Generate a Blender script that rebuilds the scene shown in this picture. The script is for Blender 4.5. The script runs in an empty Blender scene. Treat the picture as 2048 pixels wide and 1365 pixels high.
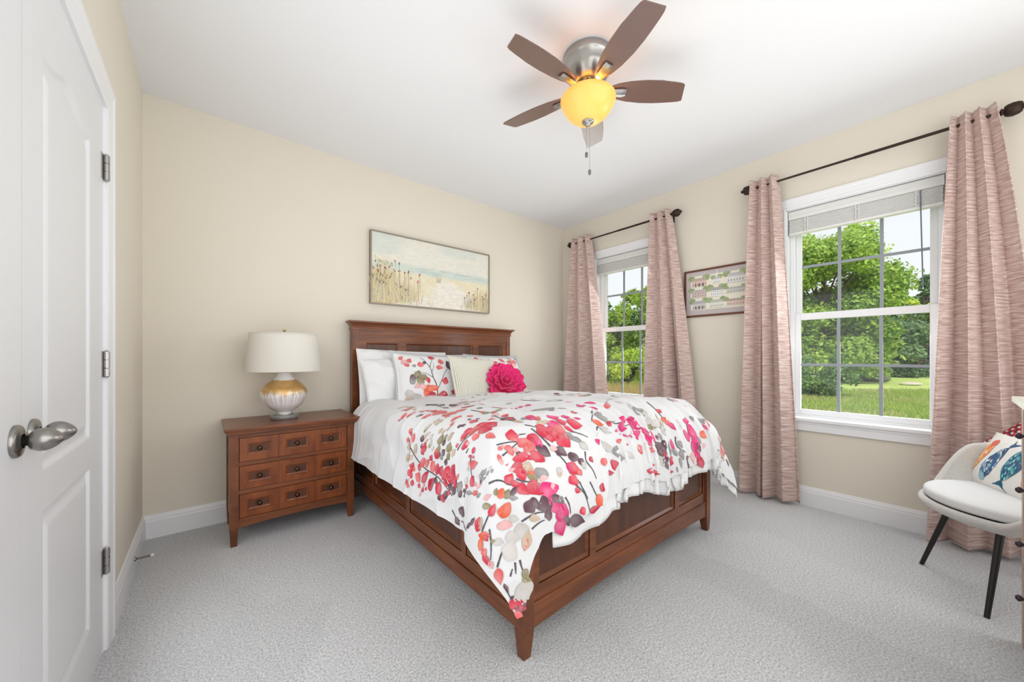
import bpy, math, random
import numpy as np
from mathutils import Vector, Matrix, Euler

S = bpy.context.scene
COL = S.collection
rng = np.random.default_rng(7)
random.seed(7)

# ------------------------------------------------------------------ camera
W, H, YF = 3.79, 2.74, -3.95           # room: x 0..W, y YF..0, z 0..H
cam_d = bpy.data.cameras.new('camera')
cam_d.sensor_fit = 'HORIZONTAL'
cam_d.sensor_width = 36.0
cam_d.lens = 733.04 / 2048 * 36.0
cam_d.shift_y = (713.58 - 682.5) / 2048
cam_d.clip_start = 0.02
cam_d.clip_end = 500
cam = bpy.data.objects.new('camera', cam_d)
COL.objects.link(cam)
cam.location = (0.3036, -3.1746, 1.1238)
cam.rotation_euler = (math.pi / 2, 0, -math.radians(39.7727))
S.camera = cam

# ------------------------------------------------------------------ world, sun, lights, exposure
S.view_settings.view_transform = 'Standard'
S.view_settings.look = 'None'
S.view_settings.gamma = 1.0
S.view_settings.use_curve_mapping = False
S.view_settings.exposure = 0.12
wd = bpy.data.worlds.new('overcast_sky')
S.world = wd
wd.use_nodes = True
nt = wd.node_tree
bg = nt.nodes['Background']
tc = nt.nodes.new('ShaderNodeTexCoord')
sep = nt.nodes.new('ShaderNodeSeparateXYZ')
ramp = nt.nodes.new('ShaderNodeValToRGB')
nt.links.new(tc.outputs['Generated'], sep.inputs[0])
nt.links.new(sep.outputs['Z'], ramp.inputs[0])
nt.links.new(ramp.outputs[0], bg.inputs[0])
ramp.color_ramp.elements[0].position = 0.0
ramp.color_ramp.elements[0].color = (0.95, 0.96, 0.99, 1)
ramp.color_ramp.elements[1].position = 0.6
ramp.color_ramp.elements[1].color = (0.84, 0.87, 0.93, 1)
bg.inputs[1].default_value = 1.0

def lamp(name, kind, loc, rot, power, color=(1, 1, 1), **kw):
    d = bpy.data.lights.new(name, kind)
    d.energy = power
    d.color = color
    for k, v in kw.items():
        setattr(d, k, v)
    o = bpy.data.objects.new(name, d)
    COL.objects.link(o)
    o.location = loc
    o.rotation_euler = rot
    return o

lamp('sun', 'SUN', (-3, -6, 12), Vector((0.62, 0.25, -0.75)).to_track_quat('-Z', 'Y').to_euler(), 4.0, (1, 0.97, 0.88), angle=math.radians(8))
for nm, yc in (('daylight_fill_near', -2.75), ('daylight_fill_far', -0.92)):  # added fill lamps inside each window recess, boosting the daylight that comes in
    lamp(nm, 'AREA', (W + 0.055, yc, 1.36), (0, math.radians(74), 0), 11.0, (0.93, 0.97, 1.0), shape='RECTANGLE', size=1.35, size_y=0.72)
lamp('front_wall_fill', 'AREA', (1.75, -3.935, 1.40), (math.radians(90), 0, 0), 46.0, (0.93, 0.97, 1.0), shape='RECTANGLE', size=3.3, size_y=2.4)  # added fill lamp across the front wall, standing in for bounced flash
lamp('closet_side_fill', 'AREA', (0.07, -1.75, 1.15), (0, math.radians(-90), 0), 10.5, (0.95, 0.98, 1.0), shape='RECTANGLE', size=1.9, size_y=1.5)  # unseen fill lamp before the closet doors, added to brighten the bed's left side
lamp('ceiling_uplight_fill', 'AREA', (1.70, -1.75, 1.0), (math.radians(180), 0, 0), 9.0, (0.93, 0.97, 1.0), shape='RECTANGLE', size=2.4, size_y=1.8)  # added up-facing lamp above the bed, imitating light thrown up from the floor

# ------------------------------------------------------------------ materials
def lin(c):
    out = []
    for v in c[:3]:
        v = v / 255.0
        out.append(v / 12.92 if v <= 0.04045 else ((v + 0.055) / 1.055) ** 2.4)
    return (out[0], out[1], out[2], 1.0)

MATS = {}
def mat(name, color, rough=0.6, metal=0.0, **kw):
    if name in MATS:
        return MATS[name]
    m = bpy.data.materials.new(name)
    m.use_nodes = True
    b = m.node_tree.nodes['Principled BSDF']
    b.inputs['Base Color'].default_value = lin(color)
    b.inputs['Roughness'].default_value = rough
    b.inputs['Metallic'].default_value = metal
    for k, v in kw.items():
        b.inputs[k].default_value = v
    MATS[name] = m
    return m

def nodes(m):
    return m.node_tree.nodes, m.node_tree.links, m.node_tree.nodes['Principled BSDF']

def noise_color(m, c1, c2, scale, stretch=(1, 1, 1), coord='Object', detail=6, lo=0.35, hi=0.65, rough=0.6):
    n, l, b = nodes(m)
    t = n.new('ShaderNodeTexCoord')
    mp = n.new('ShaderNodeMapping')
    mp.inputs['Scale'].default_value = stretch
    x = n.new('ShaderNodeTexNoise')
    x.inputs['Scale'].default_value = scale
    x.inputs['Detail'].default_value = detail
    x.inputs['Roughness'].default_value = rough
    r = n.new('ShaderNodeValToRGB')
    r.color_ramp.elements[0].position = lo
    r.color_ramp.elements[1].position = hi
    r.color_ramp.elements[0].color = lin(c1)
    r.color_ramp.elements[1].color = lin(c2)
    l.new(t.outputs[coord], mp.inputs[0])
    l.new(mp.outputs[0], x.inputs[0])
    l.new(x.outputs[0], r.inputs[0])
    l.new(r.outputs[0], b.inputs['Base Color'])
    return x, r, mp

def bump(m, scale, strength, dist=0.002, detail=3, coord='Object', stretch=(1, 1, 1)):
    n, l, b = nodes(m)
    t = n.new('ShaderNodeTexCoord')
    mp = n.new('ShaderNodeMapping')
    mp.inputs['Scale'].default_value = stretch
    x = n.new('ShaderNodeTexNoise')
    x.inputs['Scale'].default_value = scale
    x.inputs['Detail'].default_value = detail
    bp = n.new('ShaderNodeBump')
    bp.inputs['Strength'].default_value = strength
    bp.inputs['Distance'].default_value = dist
    l.new(t.outputs[coord], mp.inputs[0])
    l.new(mp.outputs[0], x.inputs[0])
    l.new(x.outputs[0], bp.inputs['Height'])
    l.new(bp.outputs[0], b.inputs['Normal'])
    return bp

M_wall = mat('cream_wall_paint', (226, 218, 204), 0.85)
bump(M_wall, 220, 0.05, 0.001)
M_ceil = mat('white_ceiling_paint', (236, 236, 238), 0.9)
bump(M_ceil, 160, 0.05, 0.001)
M_trim = mat('white_trim_paint', (236, 236, 238), 0.35)
M_door = mat('white_door_paint', (226, 227, 229), 0.38)
M_vinyl = mat('white_vinyl', (238, 239, 241), 0.3)
M_grille = mat('grey_window_grille', (150, 156, 164), 0.5)
M_blind = mat('white_blind_slat', (244, 243, 240), 0.45)
M_wood = mat('cherry_wood', (108, 54, 28), 0.36)
noise_color(M_wood, (94, 49, 22), (130, 72, 36), 9, (1, 1, 1), detail=8)
M_wood_h = mat('cherry_wood_cross_grain', (108, 54, 28), 0.34)
noise_color(M_wood_h, (97, 50, 22), (128, 71, 36), 30, (0.12, 1, 1), detail=6)
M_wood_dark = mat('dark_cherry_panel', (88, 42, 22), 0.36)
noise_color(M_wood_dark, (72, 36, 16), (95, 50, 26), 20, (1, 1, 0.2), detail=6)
M_wood_y = mat('cherry_wood_long_grain', (108, 54, 28), 0.34)
noise_color(M_wood_y, (97, 50, 22), (128, 71, 36), 30, (1, 0.12, 1), detail=6)
M_drawer = mat('amber_cherry_drawer_face', (132, 72, 30), 0.34)
noise_color(M_drawer, (112, 52, 16), (140, 72, 27), 22, (1, 1, 0.25), detail=6)
for _m in (M_wood, M_wood_h, M_wood_dark, M_wood_y):
    _b = _m.node_tree.nodes['Principled BSDF']
    _b.inputs['Coat Weight'].default_value = 0.45
    _b.inputs['Roughness'].default_value = 0.5
    _b.inputs['Specular IOR Level'].default_value = 0.3
    _b.inputs['Coat Roughness'].default_value = 0.16
    _b.inputs['Coat IOR'].default_value = 1.5
M_brass_dark = mat('aged_brass', (82, 66, 50), 0.32, 1.0)
M_nickel = mat('brushed_nickel', (176, 174, 172), 0.3, 1.0)
M_nickel_d = mat('satin_nickel_knob', (150, 147, 144), 0.28, 1.0)
M_brass = mat('brass', (212, 190, 130), 0.25, 1.0)
M_bronze = mat('dark_bronze', (58, 44, 36), 0.45, 0.6)
M_glass = None
M_black = mat('black_metal', (38, 36, 35), 0.45, 0.3)
M_sheet = mat('white_cotton', (232, 232, 233), 0.8)
M_matress = mat('mattress_ticking', (225, 224, 222), 0.8)
M_shade = mat('white_linen_shade', (240, 236, 228), 0.85)

M_carpet = mat('grey_carpet', (186, 186, 187), 0.95)
def _carpet():
    n, l, b = nodes(M_carpet)
    t = n.new('ShaderNodeTexCoord')
    def noise(scale, detail, stretch=(1, 1, 1), rot=0.0, rgh=0.6):
        mp = n.new('ShaderNodeMapping')
        mp.inputs['Scale'].default_value = stretch
        mp.inputs['Rotation'].default_value = (0, 0, rot)
        x = n.new('ShaderNodeTexNoise')
        x.inputs['Scale'].default_value = scale
        x.inputs['Detail'].default_value = detail
        x.inputs['Roughness'].default_value = rgh
        l.new(t.outputs['Object'], mp.inputs[0])
        l.new(mp.outputs[0], x.inputs[0])
        return x
    fine = noise(130, 4, rgh=0.7)
    tuft = noise(75, 3)
    big = n.new('ShaderNodeTexVoronoi')
    big.feature = 'SMOOTH_F1'
    big.inputs['Scale'].default_value = 1.9
    big.inputs['Smoothness'].default_value = 0.12
    wob = noise(1.3, 3)
    vm = n.new('ShaderNodeVectorMath')
    vm.operation = 'MULTIPLY_ADD'
    vm.inputs[1].default_value = (0.55, 0.55, 0.0)
    l.new(wob.outputs['Color'], vm.inputs[0])
    mp2 = n.new('ShaderNodeMapping')
    mp2.inputs['Scale'].default_value = (1.0, 0.5, 1.0)
    mp2.inputs['Rotation'].default_value = (0, 0, 0.9)
    l.new(t.outputs['Object'], mp2.inputs[0])
    l.new(mp2.outputs[0], vm.inputs[2])
    l.new(vm.outputs[0], big.inputs['Vector'])
    bsep = n.new('ShaderNodeSeparateColor')
    l.new(big.outputs['Color'], bsep.inputs[0])
    r1 = n.new('ShaderNodeValToRGB')
    r1.color_ramp.elements[0].position = 0.32
    r1.color_ramp.elements[0].color = lin((158, 158, 160))
    r1.color_ramp.elements[1].position = 0.60
    r1.color_ramp.elements[1].color = lin((234, 234, 236))
    l.new(fine.outputs[0], r1.inputs[0])
    r2 = n.new('ShaderNodeValToRGB')
    r2.color_ramp.elements[0].position = 0.1
    r2.color_ramp.elements[0].color = (0.92, 0.92, 0.92, 1)
    r2.color_ramp.elements[1].position = 0.8
    r2.color_ramp.elements[1].color = (1, 1, 1, 1)
    l.new(bsep.outputs[0], r2.inputs[0])
    mx = n.new('ShaderNodeMix')
    mx.data_type = 'RGBA'
    mx.blend_type = 'MULTIPLY'
    mx.inputs[0].default_value = 1.0
    l.new(r1.outputs[0], mx.inputs[6])
    l.new(r2.outputs[0], mx.inputs[7])
    l.new(mx.outputs[2], b.inputs['Base Color'])
    ad = n.new('ShaderNodeMath')
    ad.operation = 'ADD'
    l.new(fine.outputs[0], ad.inputs[0])
    l.new(tuft.outputs[0], ad.inputs[1])
    bp = n.new('ShaderNodeBump')
    bp.inputs['Strength'].default_value = 0.8
    bp.inputs['Distance'].default_value = 0.008
    l.new(ad.outputs[0], bp.inputs['Height'])
    l.new(bp.outputs[0], b.inputs['Normal'])
    b.inputs['Sheen Weight'].default_value = 0.25
_carpet()

def fabric_weave(m, scale, strength):
    bump(m, scale, strength, 0.001, 2)
fabric_weave(M_sheet, 500, 0.06)
fabric_weave(M_shade, 300, 0.08)

M_curtain = mat('pink_slub_curtain', (196, 164, 152), 0.6, **{'Sheen Weight': 0.3})
def _curtain():
    n, l, b = nodes(M_curtain)
    t = n.new('ShaderNodeUVMap')
    mp = n.new('ShaderNodeMapping')
    mp.inputs['Scale'].default_value = (7, 105, 1)
    x = n.new('ShaderNodeTexNoise')
    x.inputs['Scale'].default_value = 1.0
    x.inputs['Detail'].default_value = 5
    x.inputs['Roughness'].default_value = 0.65
    r = n.new('ShaderNodeValToRGB')
    e = r.color_ramp.elements
    e[0].position = 0.3
    e[0].color = lin((150, 116, 108))
    e[1].position = 0.7
    e[1].color = lin((232, 218, 212))
    k = e.new(0.5)
    k.color = lin((198, 170, 161))
    l.new(t.outputs[0], mp.inputs[0])
    l.new(mp.outputs[0], x.inputs[0])
    l.new(x.outputs[0], r.inputs[0])
    l.new(r.outputs[0], b.inputs['Base Color'])
    bp = n.new('ShaderNodeBump')
    bp.inputs['Strength'].default_value = 0.25
    bp.inputs['Distance'].default_value = 0.002
    l.new(x.outputs[0], bp.inputs['Height'])
    l.new(bp.outputs[0], b.inputs['Normal'])
_curtain()

def attr_mat(name, rough=0.8, translucent=0.0, weave=0.0, **kw):
    m = mat(name, (255, 255, 255), rough, **kw)
    n, l, b = nodes(m)
    a = n.new('ShaderNodeVertexColor')
    a.layer_name = 'Col'
    l.new(a.outputs[0], b.inputs['Base Color'])
    if weave:
        bump(m, weave, 0.08, 0.001, 2)
    if translucent:
        tr = n.new('ShaderNodeBsdfTranslucent')
        mx = n.new('ShaderNodeMixShader')
        mx.inputs[0].default_value = translucent
        l.new(a.outputs[0], tr.inputs[0])
        l.new(b.outputs[0], mx.inputs[1])
        l.new(tr.outputs[0], mx.inputs[2])
        l.new(mx.outputs[0], n['Material Output'].inputs[0])
    return m
M_print = attr_mat('printed_cotton', 0.75, 0, 420)
M_paint = attr_mat('painted_canvas', 0.6, 0, 260)
M_paper = attr_mat('printed_paper', 0.5)
M_leaf = attr_mat('leaf', 0.5, 0.5)

def clear_pane():
    m = bpy.data.materials.new('window_glass')
    m.use_nodes = True
    n, l = m.node_tree.nodes, m.node_tree.links
    n.remove(n['Principled BSDF'])
    t = n.new('ShaderNodeBsdfTransparent')
    t.inputs[0].default_value = (0.97, 0.985, 0.98, 1)
    g = n.new('ShaderNodeBsdfGlossy')
    g.inputs['Roughness'].default_value = 0.02
    mx = n.new('ShaderNodeMixShader')
    mx.inputs[0].default_value = 0.018
    l.new(t.outputs[0], mx.inputs[1])
    l.new(g.outputs[0], mx.inputs[2])
    l.new(mx.outputs[0], n['Material Output'].inputs[0])
    return m
M_pane = clear_pane()

def acrylic():
    m = bpy.data.materials.new('acrylic')
    m.use_nodes = True
    n, l = m.node_tree.nodes, m.node_tree.links
    n.remove(n['Principled BSDF'])
    t = n.new('ShaderNodeBsdfTransparent')
    t.inputs[0].default_value = (0.93, 0.95, 0.94, 1)
    g = n.new('ShaderNodeBsdfGlossy')
    g.inputs['Roughness'].default_value = 0.04
    fr = n.new('ShaderNodeFresnel')
    fr.inputs[0].default_value = 1.9
    mx = n.new('ShaderNodeMixShader')
    l.new(fr.outputs[0], mx.inputs[0])
    l.new(t.outputs[0], mx.inputs[1])
    l.new(g.outputs[0], mx.inputs[2])
    df = n.new('ShaderNodeBsdfDiffuse')
    df.inputs[0].default_value = (0.85, 0.86, 0.84, 1)
    m2 = n.new('ShaderNodeMixShader')
    m2.inputs[0].default_value = 0.22
    l.new(mx.outputs[0], m2.inputs[1])
    l.new(df.outputs[0], m2.inputs[2])
    l.new(m2.outputs[0], n['Material Output'].inputs[0])
    return m
M_glass = acrylic()

def translucent_mix(m, color, f):
    n, l, b = nodes(m)
    t = n.new('ShaderNodeBsdfTranslucent')
    t.inputs[0].default_value = lin(color)
    mx = n.new('ShaderNodeMixShader')
    mx.inputs[0].default_value = f
    l.new(b.outputs[0], mx.inputs[1])
    l.new(t.outputs[0], mx.inputs[2])
    l.new(mx.outputs[0], n['Material Output'].inputs[0])
translucent_mix(M_blind, (240, 239, 236), 0.18)

def mesh_screen():
    m = bpy.data.materials.new('insect_mesh')
    m.use_nodes = True
    n, l = m.node_tree.nodes, m.node_tree.links
    b = n['Principled BSDF']
    b.inputs['Base Color'].default_value = lin((90, 92, 95))
    t = n.new('ShaderNodeBsdfTransparent')
    mx = n.new('ShaderNodeMixShader')
    mx.inputs[0].default_value = 0.10
    l.new(t.outputs[0], mx.inputs[1])
    l.new(b.outputs[0], mx.inputs[2])
    l.new(mx.outputs[0], n['Material Output'].inputs[0])
    return m
M_screen = mesh_screen()

# ------------------------------------------------------------------ mesh builder
class MB:
    def __init__(s):
        s.v, s.f, s.sm, s.c = [], [], [], []
        s.n = 0
        s.uv = None
    def add(s, v, f, smooth=False, c=None):
        v = np.asarray(v, float).reshape(-1, 3)
        s.v.append(v)
        f = [tuple(int(i) + s.n for i in q) for q in f]
        s.f += f
        s.sm += [smooth] * len(f)
        if c is not None:
            c = np.asarray(c, float)
            s.c.append(np.broadcast_to(c, (len(v), 3)))
        s.n += len(v)
        return s
    def box(s, x0, x1, y0, y1, z0, z1):
        v = [(x, y, z) for x in (x0, x1) for y in (y0, y1) for z in (z0, z1)]
        return s.add(v, [(0, 1, 3, 2), (4, 6, 7, 5), (0, 4, 5, 1), (2, 3, 7, 6), (0, 2, 6, 4), (1, 5, 7, 3)])
    def frustum(s, b0, z0, b1, z1):
        """b = (x0,x1,y0,y1) at z0 and z1"""
        v = []
        for b, z in ((b0, z0), (b1, z1)):
            v += [(b[0], b[2], z), (b[1], b[2], z), (b[1], b[3], z), (b[0], b[3], z)]
        return s.add(v, [(3, 2, 1, 0), (4, 5, 6, 7), (0, 1, 5, 4), (1, 2, 6, 5), (2, 3, 7, 6), (3, 0, 4, 7)])
    def prism(s, prof, axis, a0, a1, smooth=False):
        """prof: list of 2-D points in the two other axes (cyclic order x,y,z without axis)."""
        n = len(prof)
        v = []
        for a in (a0, a1):
            for p in prof:
                if axis == 'x': v.append((a, p[0], p[1]))
                elif axis == 'y': v.append((p[0], a, p[1]))
                else: v.append((p[0], p[1], a))
        f = [tuple(range(n))[::-1], tuple(range(n, 2 * n))]
        f += [(i, (i + 1) % n, n + (i + 1) % n, n + i) for i in range(n)]
        return s.add(v, f, smooth)
    def grid(s, P, smooth=True, cu=False, cv=False, c=None, flip=False):
        P = np.asarray(P, float)
        nu, nv = P.shape[:2]
        iu = np.arange(nu if cu else nu - 1)
        iv = np.arange(nv if cv else nv - 1)
        I, J = np.meshgrid(iu, iv, indexing='ij')
        I, J = I.ravel(), J.ravel()
        I2, J2 = (I + 1) % nu, (J + 1) % nv
        q = np.stack([I * nv + J, I2 * nv + J, I2 * nv + J2, I * nv + J2], 1)
        if flip: q = q[:, ::-1]
        return s.add(P.reshape(-1, 3), q.tolist(), smooth, c)
    def lathe(s, prof, ctr=(0, 0, 0), seg=32, axis='z', smooth=True, cap=True):
        prof = np.asarray(prof, float)
        th = np.linspace(0, 2 * np.pi, seg, endpoint=False)
        r, h = prof[:, 0], prof[:, 1]
        A = np.cos(th)[:, None] * r
        B = np.sin(th)[:, None] * r
        Hh = np.broadcast_to(h, A.shape)
        if axis == 'z': P = np.stack([A, B, Hh], -1)
        elif axis == 'y': P = np.stack([B, Hh, A], -1)
        else: P = np.stack([Hh, A, B], -1)
        P = P + np.asarray(ctr)
        s.grid(P, smooth, cu=True)
        if cap:
            for k in (0, -1):
                if r[k] > 1e-5:
                    s.add(P[:, k], [tuple(range(seg)) if k else tuple(range(seg))[::-1]])
        return s
    def tube(s, pts, rad, seg=10, smooth=True, closed=False):
        pts = np.asarray(pts, float)
        rad = np.broadcast_to(np.asarray(rad, float), (len(pts),))
        T = np.gradient(pts, axis=0)
        T /= np.linalg.norm(T, axis=1)[:, None] + 1e-12
        up = np.array([0, 0, 1.0]) if abs(T[0][2]) < 0.9 else np.array([1.0, 0, 0])
        rings = []
        th = np.linspace(0, 2 * np.pi, seg, endpoint=False)
        for p, t, r in zip(pts, T, rad):
            a = np.cross(up, t); a /= np.linalg.norm(a) + 1e-12
            b = np.cross(t, a)
            rings.append(p + r * (np.cos(th)[:, None] * a + np.sin(th)[:, None] * b))
        P = np.array(rings)
        s.grid(P, smooth, cv=True, cu=closed)
        if not closed:
            s.add(P[0], [tuple(range(seg))])
            s.add(P[-1], [tuple(range(seg))[::-1]])
        return s
    def xf(s, M):
        M = np.array(M)
        s.v = [v @ M[:3, :3].T + M[:3, 3] for v in s.v]
        return s

def wloc(o):
    p = np.zeros(3)
    while o is not None:
        p += np.array(o.location)
        o = o.parent
    return p

def obj(name, mb, m, parent=None, bevel=0.0, origin=None, local=False, uv=None, **props):
    """Link the builder as one mesh object. Vertices are in world space unless local=True."""
    V = np.concatenate(mb.v)
    off = np.zeros(3)
    if not local:
        off = wloc(parent) if parent is not None else (np.asarray(origin, float) if origin is not None else np.zeros(3))
    me = bpy.data.meshes.new(name)
    me.from_pydata((V - off).tolist(), [], mb.f)
    me.polygons.foreach_set('use_smooth', mb.sm)
    if mb.c:
        ca = me.color_attributes.new('Col', 'FLOAT_COLOR', 'POINT')
        cc = np.ones((len(V), 4))
        cc[:, :3] = np.concatenate(mb.c)
        ca.data.foreach_set('color', cc.ravel())
    if uv is not None:
        lay = me.uv_layers.new(name='UVMap')
        li = np.empty(len(me.loops), int)
        me.loops.foreach_get('vertex_index', li)
        lay.data.foreach_set('uv', np.asarray(uv)[li].ravel())
    me.update()
    o = bpy.data.objects.new(name, me)
    COL.objects.link(o)
    if m is not None:
        me.materials.append(m)
    if parent is not None:
        o.parent = parent
    elif origin is not None:
        o.location = origin
    if bevel:
        b = o.modifiers.new('bevel', 'BEVEL')
        b.width = bevel
        b.segments = 2
        b.limit_method = 'ANGLE'
        b.angle_limit = math.radians(40)
        b.harden_normals = False
    for k, v in props.items():
        o[k] = v
    return o

def tag(o, label, cat, group=None, kind=None):
    o['label'] = label
    o['category'] = cat
    if group: o['group'] = group
    if kind: o['kind'] = kind
    return o

def thing(name, label, cat, loc=(0, 0, 0), rot=(0, 0, 0), group=None, kind=None):
    o = bpy.data.objects.new(name, None)
    o.empty_display_size = 0.1
    COL.objects.link(o)
    o.location = loc
    o.rotation_euler = rot
    return tag(o, label, cat, group, kind)

def struct(name, mb, m, label, cat, **kw):
    o = obj(name, mb, m, **kw)
    return tag(o, label, cat, kind='structure')

def copy_tree(o, parent=None):
    c = o.copy()
    COL.objects.link(c)
    if parent is not None:
        c.parent = parent
    for ch in list(o.children):
        copy_tree(ch, c)
    return c

# value noise in numpy ------------------------------------------------
_perm = np.random.default_rng(11).random((256, 256))
def vnoise(x, y, seed=0):
    x = np.asarray(x, float) + seed * 17.31
    y = np.asarray(y, float) + seed * 9.77
    xi, yi = np.floor(x).astype(int), np.floor(y).astype(int)
    fx, fy = x - xi, y - yi
    fx = fx * fx * fx * (fx * (fx * 6 - 15) + 10)
    fy = fy * fy * fy * (fy * (fy * 6 - 15) + 10)
    g = lambda i, j: _perm[i % 256, j % 256]
    a = g(xi, yi) * (1 - fx) + g(xi + 1, yi) * fx
    b = g(xi, yi + 1) * (1 - fx) + g(xi + 1, yi + 1) * fx
    return a * (1 - fy) + b * fy
def sstep(a, b, x):
    t = np.clip((x - a) / (b - a), 0, 1)
    return t * t * (3 - 2 * t)

# ================================================================== ROOM SHELL
fl = MB().box(-0.02, W + 0.02, YF - 0.02, 0.02, -0.08, 0.0)
struct('floor', fl, M_carpet, 'light grey plush carpet with vacuum marks covering the bedroom floor', 'floor')
struct('ceiling', MB().box(-0.12, W + 0.17, YF - 0.12, 0.12, H, H + 0.1), M_ceil, 'flat white painted ceiling of the bedroom', 'ceiling')
struct('wall_back', MB().box(-0.12, W + 0.17, 0.0, 0.12, -0.08, H), M_wall, 'cream wall behind the headboard and the bedside lamp', 'wall')
struct('wall_front', MB().box(-0.12, W + 0.17, YF - 0.12, YF, -0.08, H), M_wall, 'cream wall behind the camera', 'wall')
# left wall with the closet opening
DY0, DY1, DZ = -2.69, -1.115, 2.065
lw = MB()
lw.box(-0.12, 0, DY1 + 0.012, 0, -0.08, H).box(-0.12, 0, YF, DY0 - 0.012, -0.08, H).box(-0.12, 0, DY0 - 0.012, DY1 + 0.012, DZ + 0.012, H)
struct('wall_left', lw, M_wall, 'cream wall around the white closet doors', 'wall')
# right wall with two window openings
WIN = [(-1.325, -0.515), (-3.154, -2.344)]
WZ0, WZ1 = 0.656, 2.262
rw = MB()
ys = [YF, WIN[1][0], WIN[1][1], WIN[0][0], WIN[0][1], 0.0]
TH = 0.16
for a, b in ((0, 1), (2, 3), (4, 5)):
    rw.box(W, W + TH, ys[a], ys[b], -0.08, H)
for a, b in WIN:
    rw.box(W, W + TH, a, b, -0.08, WZ0).box(W, W + TH, a, b, WZ1, H)
struct('wall_right', rw, M_wall, 'cream wall holding the two curtained windows', 'wall')

# baseboards (profile: distance from the wall, height)
BB = [(0, 0), (0.016, 0), (0.016, 0.105), (0.013, 0.112), (0.013, 0.122), (0.009, 0.130), (0.006, 0.142), (0, 0.144)]
struct('baseboard_back', MB().prism([(-d, z) for d, z in BB], 'x', 0, W), M_trim, 'white baseboard under the headboard wall', 'baseboard')
struct('baseboard_right', MB().prism([(W - d, z) for d, z in BB], 'y', YF, 0), M_trim, 'white baseboard under the two windows', 'baseboard')
struct('baseboard_left', MB().prism([(d, z) for d, z in BB], 'y', -1.008, 0), M_trim, 'short white baseboard between closet casing and room corner', 'baseboard')

# spring door stop on the left baseboard
ds = thing('door_stop', 'small spring door stop with white tip on the left baseboard', 'door stop', (0.016, -0.47, 0.06))
k = MB().lathe([(0.011, 0), (0.011, 0.004), (0.006, 0.008)], (0.016, -0.47, 0.075), 14, 'x')
obj('base_plate', k, M_nickel_d, ds)
sp = []
for i in range(120):
    t = i / 119
    a = t * 2 * math.pi * 14
    sp.append((0.022 + 0.055 * t, -0.47 + 0.0045 * math.cos(a), 0.075 + 0.0045 * math.sin(a)))
obj('spring', MB().tube(sp, 0.0014, 5), M_nickel_d, ds)
obj('rubber_tip', MB().lathe([(0, 0), (0.006, 0.0), (0.0065, 0.008), (0.005, 0.013), (0, 0.014)], (0.075, -0.47, 0.075), 14, 'x'), M_trim, ds)

# closet casing
def casing_profile(w, t):
    return [(0, 0), (0, t * 0.55), (w * 0.12, t * 0.7), (w * 0.2, t * 0.7), (w * 0.25, t * 0.55), (w * 0.7, t * 0.8), (w * 0.82, t), (w, t), (w, 0)]
cs = MB()
cw, ct = 0.095, 0.02
p = casing_profile(cw, ct)
yr, zt = DY1 + 0.012, DZ + 0.012
# mitred pieces: right jamb casing, head casing, left jamb casing
def mitred(prof, path, nrm):
    """sweep the profile (offset outward, thickness) along a polyline of (y,z) with outward offsets, x = thickness"""
    return None
n = len(p)
path = [((yr, 0.0), (1, 0)), ((yr, zt), (1, 1)), ((DY0 - 0.012, zt), (-1, 1)), ((DY0 - 0.012, 0.0), (-1, 0))]
P = np.array([[(d[1], q[0] + o[0] * d[0], q[1] + o[1] * d[0]) for d in p] for q, o in path])
cs.grid(P, smooth=False, cv=False)
struct('trim_1', cs, M_trim, 'white moulded casing around the closet doors', 'door casing')
# jamb inside the opening
jb = MB()
jb.box(-0.12, 0.0, DY1 - 0.0, DY1 + 0.012, 0, DZ + 0.012).box(-0.12, 0, DY0 - 0.012, DY0, 0, DZ + 0.012).box(-0.12, 0, DY0, DY1, DZ, DZ + 0.012)
jb.box(-0.052, -0.036, DY1 - 0.015, DY1, 0, DZ).box(-0.052, -0.036, DY0, DY0 + 0.015, 0, DZ).box(-0.052, -0.036, DY0, DY1, DZ - 0.015, DZ)
struct('trim_2', jb, M_trim, 'white jamb lining the closet opening', 'door jamb')

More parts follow.
